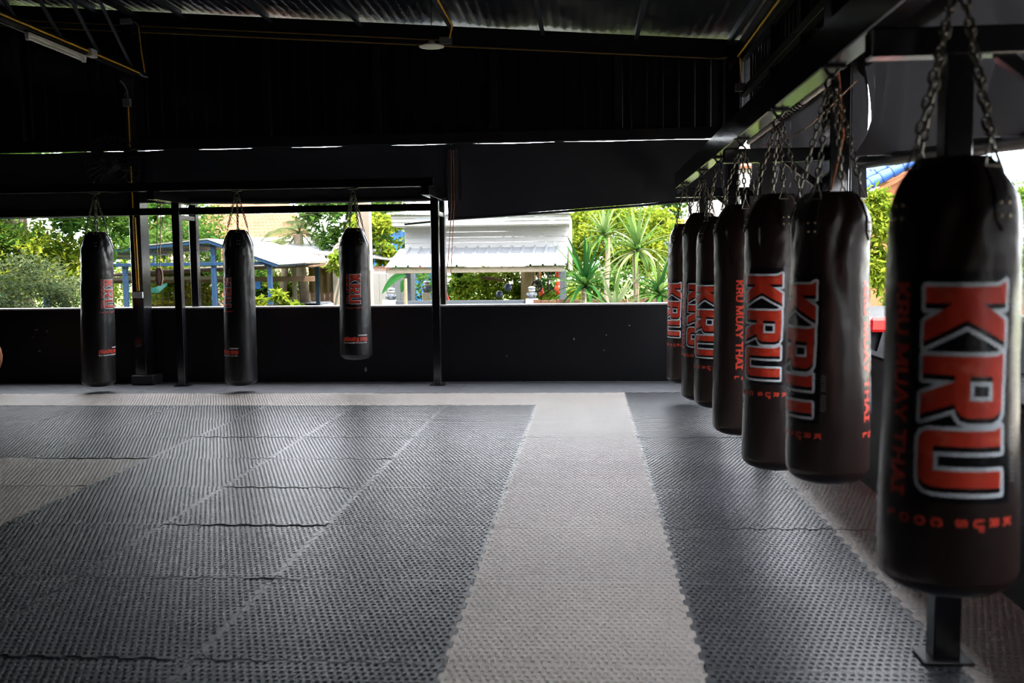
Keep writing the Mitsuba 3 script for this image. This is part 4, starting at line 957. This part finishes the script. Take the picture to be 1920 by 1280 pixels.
# things hanging in the stall
def glove(x, y, z, s, m, label):
    k2 = thing('boxing_glove', label, 'boxing glove')
    part(k2, 'fist', cat([ball((x, y, z), s, 2, (0.85, 0.8, 1.15)), ball((x + .45 * s, y - .5 * s, z + .1 * s), s * .45, 2, (.8, .8, 1.3))]), m, smooth=True)
    part(k2, 'cuff', lathe([(s * .5, 0), (s * .62, s * .1), (s * .62, s * .8), (s * .5, s * .9)], 16, (x, y, z + s * .8)), m, smooth=30)
    part(k2, 'lace', tube([(x, y, z + s * 1.6), (x, y, 1.42)], 0.006, 5), 'm_steel')
glove(-0.58, 20.3, 0.99, 0.10, 'm_glove_red', 'red boxing glove hanging at the right post of the stall')
glove(-0.93, 20.35, 0.92, 0.065, 'm_glove_red', 'small red boxing glove hanging beside the black hoop')
glove(-0.98, 20.6, 1.28, 0.05, 'm_orange', 'orange glove hanging high under the awning')
glove(-0.60, 20.6, 1.30, 0.06, 'm_glove_red', 'red glove hanging high at the right end of the awning')
one('ball', ball((-1.62, 20.4, 1.04), 0.085), 'm_navy', 'larger dark blue ball hanging in the stall', 'ball', smooth=True)
one('ball', ball((-1.80, 20.4, 0.90), 0.075), 'm_navy', 'smaller dark blue ball low in the stall', 'ball', smooth=True)
tq = np.linspace(0, 2 * PI, 33)[:-1]
k = thing('exercise_hoop', 'black spoked hoop hanging on cords in the stall', 'hoop')
part(k, 'rim', tube(np.stack([-1.02 + 0.10 * np.cos(tq), 20.3 + 0 * tq, 1.06 + 0.10 * np.sin(tq)], 1), 0.022, 8, closed=True), 'm_steel', smooth=60)
for a in range(3): part(k, 'spoke', tube([(-1.02 - .09 * math.cos(a * 1.05), 20.3, 1.06 - .09 * math.sin(a * 1.05)), (-1.02 + .09 * math.cos(a * 1.05), 20.3, 1.06 + .09 * math.sin(a * 1.05))], 0.012, 6), 'm_steel')
for dx in (-.07, .03): part(k, 'cord', tube([(-1.02 + dx, 20.3, 1.14), (-1.02 + dx, 20.3, 1.42)], 0.012, 6), 'm_steel')
one('driftwood', limb((-2.15, 20.5, 1.23), (-1.70, 20.5, 1.20), 0.04, 0.025, 77, 0.1), 'm_brownwood', 'short reddish piece of wood hung under the awning', 'wood', smooth=60)
one('hanging_straps', cat([tube([(-0.80, 20.4, 1.42), (-0.79, 20.4, 0.98)], 0.02, 6), tube([(-0.74, 20.4, 1.42), (-0.73, 20.4, 1.02)], 0.014, 6), tube([(-0.95, 20.2, 0.85), (-0.66, 20.2, 1.04)], 0.015, 6)]), 'm_steel', 'bunch of black straps hanging between the hoop and the red glove', 'strap')
one('red_sash', tube([(-2.98, 20.0, 1.40), (-2.90, 19.95, 1.15), (-2.80, 19.95, 0.80)], [0.03, 0.022, 0.03], 7), 'm_glove_red', 'narrow red sash tied to the slate post of the stall', 'sash', smooth=60)
one('tree_stump', limb((-1.30, 22.0, GZ), (-1.28, 22.0, 1.45), 0.17, 0.17, 31, 0.01), 'm_thatch', 'thick brown tree trunk seen inside the stall', 'trunk', smooth=60)
k = thing('fence', 'low reddish-brown board fence below the spiky plants', 'fence')
for i in range(24): part(k, 'board', cbox(-1.02 + i * 0.15, -1.02 + i * 0.15 + 0.14, 18.9, 18.93, GZ, 0.84 + 0.012 * math.sin(i * 5), 0.004), 'm_brownwood')
k = thing('gate', 'pale grey boarded gate left of the white stall', 'gate')
for i in range(7): part(k, 'board', cbox(-5.2 + i * 0.17, -5.2 + i * 0.17 + 0.165, 23, 23.03, GZ, 1.34, 0.004), 'm_greysheet')
part(k, 'post', cbox(-4.30, -4.2, 22.9, 23.1, GZ, 1.5), 'm_concrete')
k = thing('lean_to_roof', 'dark tin lean-to roof behind the banana leaves', 'roof')
part(k, 'sheet', slab([(-5.4, 24, 1.75), (-3.9, 24, 1.55), (-3.9, 25, 1.75), (-5.4, 25, 1.95)], 0.03), 'm_greysheet'); part(k, 'beam', cbox(-5.2, -3.9, 24.0, 24.1, 1.38, 1.5), 'm_brownwood')
# blue shed
k = thing('shed', 'bright blue ribbed metal shed far behind the pole', 'shed')
for i in range(9):
    q = ribbed(-8.3 + i * 0.3, -8.0 + i * 0.3, 0, 0, 0.15, 0.03); n = len(q); ii = np.arange(n - 1)
    part(k, 'sheet', tm(np.vstack([np.stack([q[:, 0], 36 - q[:, 1], np.full(n, GZ)], 1), np.stack([q[:, 0], 36 - q[:, 1], np.full(n, 3.0)], 1)]), np.vstack([np.stack([ii, ii + 1, ii + 1 + n], 1), np.stack([ii, ii + 1 + n, ii + n], 1)])), 'm_bluesheet')
part(k, 'wall', cbox(-8.3, -5.6, 36.02, 39, GZ, 2.95), 'm_bluesheet'); part(k, 'roof', slab([(-8.5, 35.8, 3.05), (-5.4, 35.8, 3.05), (-5.4, 39.2, 3.4), (-8.5, 39.2, 3.4)], 0.05), 'm_bluesheet')

# tiled house
k = thing('house', 'cream house with an orange tiled roof beyond the shelter', 'house')
part(k, 'wall', prism([(-15.9, GZ), (-12.9, GZ), (-12.9, 2.5), (-14.45, 3.28), (-15.9, 2.45)], 34.0, 34.25), 'm_cream')
part(k, 'wall', cbox(-15.9, -9.6, 34.3, 40, GZ, 2.42), 'm_cream')
part(k, 'ledge', cbox(-15.9, -12.9, 33.93, 34.0, 2.38, 2.46), 'm_beige')
def roofslab(p, nx_, nr, h):
    """A tiled slope: p = eave left, eave right, ridge right, ridge left; courses stepped and waved."""
    p = np.array(p, float)
    def fn(u, v):
        vv = v * nr; step = (vv - np.floor(vv))
        P0 = (p[0] * (1 - u)[..., None] + p[1] * u[..., None]) * (1 - v)[..., None] + (p[3] * (1 - u)[..., None] + p[2] * u[..., None]) * v[..., None]
        n_ = np.cross(p[1] - p[0], p[3] - p[0]); n_ /= np.linalg.norm(n_)
        Q = P0 + n_ * (h * (1 - step) + h * 0.6 * np.abs(np.sin(u * nx_ * PI)))[..., None]
        return Q[..., 0], Q[..., 1], Q[..., 2]
    return grid(fn, nx_ * 4, nr * 4)
part(k, 'roof', roofslab([(-13.9, 33.8, 2.46), (-9.4, 33.8, 2.46), (-11.6, 37, 4.4), (-13.9, 37, 4.4)], 26, 16, 0.05), 'm_rooftile', smooth=True)
part(k, 'ridge', bar((-14.45, 33.75, 3.36), (-12.85, 33.75, 2.52), 0.22, 0.10), 'm_rooftile'); part(k, 'ridge', bar((-14.45, 33.75, 3.36), (-16.0, 33.75, 2.48), 0.22, 0.10), 'm_rooftile')
part(k, 'porch_roof', slab([(-14.45, 33.8, 3.34), (-12.9, 33.8, 2.5), (-12.9, 37, 2.6), (-14.45, 37, 3.4)], 0.06), 'm_rooftile'); part(k, 'porch_roof', slab([(-16.0, 33.8, 2.46), (-14.45, 33.8, 3.34), (-14.45, 37, 3.4), (-16.0, 37, 2.5)], 0.06), 'm_rooftile')
part(k, 'window', cbox(-13.75, -13.1, 33.95, 34.0, 1.1, 1.75), 'm_darkglass'); part(k, 'brick_pier', cbox(-12.75, -12.35, 33.9, 34.3, GZ, 2.4), 'm_brick'); part(k, 'brick_pier', cbox(-15.1, -14.85, 33.95, 34.05, 1.2, 2.3), 'm_brick')
k = thing('street_lamp', 'pale street lamp head in front of the tiled roof', 'lamp')
part(k, 'head', bar((-10.55, 27.5, 2.30), (-10.1, 27.5, 2.22), 0.16, 0.08, 0.03), 'm_whitewood'); part(k, 'pole', tube([(-9.9, 27.5, GZ), (-9.9, 27.5, 2.1), (-10.1, 27.5, 2.21)], 0.035, 8), 'm_greysheet')

# open shelter with blue posts
k = thing('shelter', 'open shelter with a white sheet roof on blue posts', 'shelter')
part(k, 'white_roof', slab([(-7.80, 20, 2.125), (-7.80, 24.2, 2.125), (-6.25, 24.2, 1.66), (-6.30, 20, 1.585)][::-1], 0.02), 'm_whiteroof', label='white sunlit roof slope')
part(k, 'grey_roof', slab([(-11.6, 20, 1.80), (-11.6, 24.2, 1.80), (-7.80, 24.2, 2.11), (-7.80, 20, 2.125)][::-1], 0.02), 'm_greysheet')
for X in (-11.4, -10.4, -9.4, -8.5): part(k, 'purlin', bar((X, 20.05, 1.76 + (X + 11.6) * .0835 + .0), (X, 24.1, 1.76 + (X + 11.6) * .0835), 0.05, 0.06), 'm_bluepaint')
part(k, 'front_rafter', bar((-11.6, 20.04, 1.74), (-7.80, 20.04, 2.06), 0.05, 0.06), 'm_bluepaint'); part(k, 'front_rafter', bar((-7.80, 20.04, 2.06), (-6.34, 20.04, 1.54), 0.05, 0.06), 'm_bluepaint')
part(k, 'tie_beam', bar((-11.6, 20.1, 1.60), (-6.36, 20.1, 1.60), 0.06, 0.07), 'm_bluepaint'); part(k, 'tie_beam', bar((-6.62, 20.1, 1.56), (-6.62, 24.1, 1.56), 0.06, 0.07), 'm_bluepaint')
for X, Yp, tp in ((-9.65, 20.1, 1.6), (-7.74, 20.1, 2.05), (-6.55, 20.1, 1.58), (-6.62, 24.0, 1.6), (-11.4, 20.1, 1.7)): part(k, 'post', cbox(X - 0.045, X + 0.045, Yp, Yp + 0.09, GZ, tp), 'm_bluepaint')
for X in (-9.0, -8.4, -7.2): part(k, 'strut', bar((X, 20.1, 1.6), (X, 20.1, 1.92), 0.035, 0.035), 'm_bluepaint')
k = thing('lean_to_roof', 'low dark roof on grey posts behind the blue-posted shelter', 'roof')
part(k, 'sheet', slab([(-11.4, 22.2, 1.36), (-6.2, 22.2, 1.55), (-6.2, 25.2, 1.62), (-11.4, 25.2, 1.5)], 0.04), 'm_darkwood'); part(k, 'edge', cbox(-11.4, -8.2, 22.1, 22.16, 1.25, 1.33), 'm_concrete')
part(k, 'beam', cbox(-11.2, -6.2, 22.2, 22.3, 1.18, 1.3), 'm_darkwood')
for X in (-8.75, -7.16, -11.0): part(k, 'post', tube([(X, 23.9, GZ), (X, 23.9, 1.55)], 0.06, 8), 'm_concrete')
k = thing('thatch_screen', 'brown woven screen hanging at the right end of the shelter', 'screen')
part(k, 'panel', grid(lambda u, v: (-7.0 + 0.85 * u, 24.6 + 0.06 * np.sin(u * 30), 1.5 - 0.65 * v + 0.03 * np.sin(u * 40)), 40, 10), 'm_thatch', smooth=True)
part(k, 'pole', tube([(-7.0, 24.55, 1.5), (-6.15, 24.55, 1.5)], 0.02, 6), 'm_bark')
for i in range(2): pass
one('bare_tree', limb((-8.3, 25.8, GZ), (-7.95, 25.8, 1.75), 0.12, 0.09, 55, 0.05), 'm_bark', 'slanting bare tree trunk standing under the shelter roof', 'tree', smooth=60)
k = thing('shack', 'grey rendered shack behind the third black bag', 'shack')
part(k, 'wall', cbox(-6.10, -4.9, 24.0, 24.2, GZ, 1.45), 'm_greysheet'); part(k, 'post', cbox(-6.2, -6.06, 23.9, 24.05, GZ, 1.5), 'm_concrete'); part(k, 'doorway', cbox(-5.95, -5.4, 23.96, 24.0, GZ, 0.98), 'm_darkglass')
part(k, 'roof', slab([(-8.0, 24.6, 1.95), (-5.3, 24.4, 1.72), (-5.3, 27, 2.1), (-8.0, 27, 2.25)], 0.04), 'm_greysheet')
k = thing('fence', 'low pinkish board fence behind the shelter', 'fence')
for i in range(17): part(k, 'board', cbox(-9.5 + i * 0.15, -9.5 + i * 0.15 + 0.14, 27, 27.03, GZ, 0.84, 0.004), 'm_pinkwood')
part(k, 'cap', cbox(-9.5, -6.9, 26.97, 27.06, 0.845, 0.885), 'm_ceramic')

def car(label, x, y, rot, col, s=1.0, back=-1.25):
    k2 = thing('car', label, 'car')
    M = T().translate([x, y, GZ]).rotate([0, 0, 1], rot).scale(s)
    def pc(n_, m_, b_, sm=30, **kw): 
        kk = part(k2, n_, m_, b_, smooth=sm, **kw); scene[kk]['to_world'] = M
    side = [(-2.1, .35), (2.1, .35), (2.15, .62), (2.05, .82), (1.15, .96), (-1.65, 1.0), (-2.1, .9)]
    def ex(poly, w0, w1, b=0.03):
        q = np.array(poly, float); c = q.mean(0)
        ins = c + (q - c) * 0.975
        return hull(np.vstack([np.column_stack([q[:, 0], np.full(len(q), sgn * (w0 - b)), q[:, 1]]) for sgn in (-1, 1)] + [np.column_stack([ins[:, 0], np.full(len(q), sgn * w0), ins[:, 1]]) for sgn in (-1, 1)]))
    pc('body', ex(side, 0.86, 0.86), col)
    pc('cabin', hull([(a, sgn * w, z) for sgn in (-1, 1) for a, w, z in ((1.15, .80, .95), (-1.75, .80, .98), (0.45, .64, 1.46), (back, .64, 1.46))]), col)
    pc('windscreen', hull([(1.09, sgn * .72, 1.0) for sgn in (-1, 1)] + [(0.53, sgn * .60, 1.40) for sgn in (-1, 1)] + [(1.11, sgn * .72, 1.01) for sgn in (-1, 1)] + [(0.56, sgn * .60, 1.415) for sgn in (-1, 1)]), 'm_darkglass')
    pc('rear_window', hull([(-1.72, sgn * .70, 1.03) for sgn in (-1, 1)] + [(back - .08, sgn * .58, 1.41) for sgn in (-1, 1)] + [(-1.76, sgn * .70, 1.04) for sgn in (-1, 1)] + [(back - .11, sgn * .58, 1.425) for sgn in (-1, 1)]), 'm_darkglass')
    for sgn in (-1, 1):
        pc('side_window', hull([(a, sgn * w, z) for a, z, w in ((.95, 1.02, .795), (-1.5, 1.04, .795), (-1.15, 1.40, .675), (.42, 1.40, .675), (.95, 1.02, .78), (-1.5, 1.04, .78), (-1.15, 1.40, .65), (.42, 1.40, .65))]), 'm_darkglass')
        pc('tail_lamp', cbox(-2.13, -2.0, sgn * .86 - .14 if sgn > 0 else -.87, .87 if sgn > 0 else -.72, .68, .90, .02), 'm_redlamp', label='red tail lamp')
        for a in (1.3, -1.3):
            w = trimesh.creation.cylinder(0.31, 0.2, sections=24); w.apply_transform(trimesh.transformations.rotation_matrix(PI / 2, [1, 0, 0])); w.apply_translation([a, sgn * .78, .31]); pc('wheel', w, 'm_tyre')
    return k2
kc = car('dark car parked outside the right opening, mostly hidden behind the nearest bag', 3.5, 11.6, 90, 'm_carblack', 1.22, -1.60)
part(kc, 'roof_lamp', cbox(-1.74, -1.62, 0.50, 0.70, 1.36, 1.47, 0.02), 'm_redlamp', label='red lamp at the roof corner'); scene[f'{kc}__roof_lamp']['to_world'] = T().translate([3.5, 11.6, GZ]).rotate([0, 0, 1], 90).scale(1.22)
car('dark car parked under the shelter, seen below its white roof', -7.2, 25.2, 0, 'm_carblack', 0.95)
car('dark car seen low behind the double post', -11.3, 28.0, 8, 'm_carblack', 0.95)

# left corner: hut, hammock, goods
k = thing('hut', 'tin-roofed hut at the far left behind the tree', 'hut')
part(k, 'roof', slab([(-14.0, 18.6, 1.36), (-11.0, 18.6, 1.33), (-11.6, 21, 1.75), (-14.0, 21, 1.8)], 0.02), 'm_greysheet')
part(k, 'wall', cbox(-14, -11.4, 19.6, 19.7, GZ, 1.34), 'm_darkwood'); part(k, 'post', cbox(-11.27, -11.22, 18.75, 18.8, GZ, 1.33), 'm_greysheet')
part(k, 'counter', cbox(-14, -11.45, 18.7, 19.1, 1.03, 1.06), 'm_concrete'); part(k, 'counter_front', cbox(-14, -11.5, 18.75, 18.8, GZ, 1.03), 'm_darkwood')
for i, (dx, dz) in enumerate(((0, 0), (.09, .0), (.18, 0), (.05, .06), (.13, .06))):
    one('orange_fruit', ball((-11.78 + dx, 18.85, 1.11 + dz), 0.05), 'm_orange', 'orange fruit in a heap on the counter of the tin-roofed hut', 'fruit', 'fruit on the hut counter', smooth=True)
k = thing('hammock', 'teal net hammock gathered at the post of the tin-roofed hut', 'hammock')
nets = [tube([(-11.25, 18.6, 1.25), (-11.30 - .022 * i, 18.55 - .02 * (i % 3), 0.95), (-11.30 - .035 * i, 18.5, 0.55)], 0.008, 5) for i in range(12)]
part(k, 'net', cat(nets), 'm_teal', kind='stuff')
one('blue_post', cbox(-11.53, -11.44, 21, 21.09, GZ, 1.9), 'm_bluepaint', 'blue post among the leaves of the large left tree', 'post')
one('net', grid(lambda u, v: (-9.72 + 0.55 * u, 21.2 + 0.1 * np.sin(u * 5), 1.06 + 0.14 * u - (0.06 + 0.08 * np.sin(PI * u)) * v), 14, 5), 'm_teal', 'light blue net slung beside the black column', 'net', smooth=True)
one('towel', grid(lambda u, v: (-7.05 + 0.14 * u, 20.6 + 0.01 * np.sin(u * 9), 1.22 - 0.16 * v), 6, 6), 'm_bluesheet', 'small light blue cloth hanging by the second black bag', 'cloth', smooth=True)
k = thing('mesh_fence', 'wire mesh fence seen low between the double posts', 'fence')
wires = [tube([(-10.3 + .14 * i, 21.5, GZ), (-10.3 + .14 * i, 21.5, 1.0)], 0.009, 5) for i in range(16)] + [tube([(-10.3, 21.5, z), (-8.2, 21.5, z)], 0.008, 5) for z in np.arange(-.6, 1.01, .13)]
part(k, 'mesh', cat(wires), 'm_steel', kind='stuff')
tree('yellow flowering bush behind the wire mesh', (-9, 22.2), [((-9.3, 22.6, 0.75), (0.9, .35, .3), 1500, 0.12, [(.35, .35, .04), (.6, .5, .06), (.7, .62, .12)], dict(clumps=24))], None, 231, 'shrub')

# far right
k = thing('house', 'white house with an orange eave behind the far bags', 'house')
part(k, 'wall', cbox(3.25, 9.0, 40, 46, GZ, 5.2), 'm_whitewood'); part(k, 'eave', slab([(2.9, 39.3, 2.92), (9.2, 39.3, 2.98), (9.2, 40, 3.35), (2.9, 40, 3.15)], 0.08), 'm_orangepaint')
part(k, 'roof', slab([(3, 39.5, 5.2), (9.2, 39.5, 5.2), (9.2, 46, 6.6), (3, 46, 6.6)], .1), 'm_rooftile'); part(k, 'drainpipe', tube([(3.75, 39.95, 3.2), (3.75, 39.95, 5.1)], .03, 6), 'm_greysheet'); part(k, 'window', cbox(4.4, 5.2, 39.95, 40.0, 3.5, 4.5), 'm_greysheet'); part(k, 'window', cbox(5.6, 6.8, 39.95, 40.0, 3.4, 4.4), 'm_darkglass')
part(k, 'porch', cbox(3.3, 9.0, 38.2, 38.3, 2.2, 2.42), 'm_blueroof'); part(k, 'porch_post', cbox(3.3, 3.5, 38.2, 38.4, GZ, 2.2), 'm_whitewood')
one('water_tank', lathe([(0, 0), (.32, 0), (.34, .1), (.34, .42), (.2, .55), (0, .58)], 20, (2.4, 29, 1.55)), 'm_blueroof', 'small blue tank behind the pale spiky plant', 'tank', smooth=40)
k = thing('house', 'orange house with a blue tiled roof outside the right opening', 'house')
part(k, 'roof', roofslab([(6.0, 25.4, 2.75), (8.35, 25.4, 4.0), (8.35, 28.5, 4.6), (6.0, 28.5, 3.35)], 12, 8, 0.05), 'm_blueroof', smooth=True)
for i in range(9):
    a_ = np.array([6.0, 25.35, 2.86]) + np.array([2.3, 0, 1.21]) * i / 9; b_ = np.array([6.0, 25.35, 2.86]) + np.array([2.3, 0, 1.21]) * (i + 1.12) / 9
    part(k, 'ridge_tile', tube([a_, b_], [0.15, 0.125], 12), 'm_blueroof', smooth=50)
    for dy in (0.45, 0.85): part(k, 'roof_tile', tube([a_ + [0, dy, 0.10 + .12 * dy], b_ + [0, dy, 0.10 + .12 * dy]], [0.12, 0.09], 10), 'm_blueroof', smooth=50)
part(k, 'bargeboard', bar((6.0, 25.4, 2.58), (8.35, 25.4, 3.84), 0.10, 0.09), 'm_orangepaint')
part(k, 'wall', prism([(6.9, GZ), (8.75, GZ), (8.75, 3.75), (8.35, 3.80), (6.9, 3.0)], 25.6, 26.0), 'm_orangepaint')
part(k, 'dormer', cbox(7.75, 8.9, 27.6, 29.5, 3.6, 4.45), 'm_orangepaint'); part(k, 'dormer_window', cbox(8.0, 8.45, 27.55, 27.6, 3.95, 4.3), 'm_darkglass')
k = thing('boundary_wall', 'white wall with red pillars beyond the right opening', 'wall')
part(k, 'panel', cbox(7.2, 14, 16.4, 16.6, GZ, 1.02), 'm_whitewood'); part(k, 'pillar', cbox(6.95, 7.2, 16.3, 16.7, GZ, 1.25), 'm_brick'); pass
for q, (dz, sgn) in enumerate(((0, 'upper'), (.35, 'lower'))):
    t = np.linspace(0, 1, 20)
    one('power_line', tube(np.stack([4 + 8 * t, 24 - 6 * t, 4.1 - dz + 0.3 * t - 0.25 * np.sin(PI * t)], 1), 0.012, 5), 'm_steel', f'{sgn} dark power line crossing the white sky at the right', 'cable')

# unseen house, added beside the hall to dim light through the right opening
k = thing('house', 'added low grey house out of view, dimming light at the right opening', 'house')
part(k, 'wall', cbox(7.8, 13.0, -12.0, 4.6, GZ, 3.2, 0.02), 'm_greysheet'); part(k, 'roof', slab([(7.2, -12.6, 3.32), (13.6, -12.6, 3.32), (13.6, 5.2, 3.32), (7.2, 5.2, 3.32)], 0.12), 'm_rooftile')
for yy in (-8.5, -4.5, -0.5, 2.6):
    for zz in (0.6,): part(k, 'window', cbox(7.76, 7.80, yy, yy + 1.3, zz, zz + 1.2), 'm_darkglass')
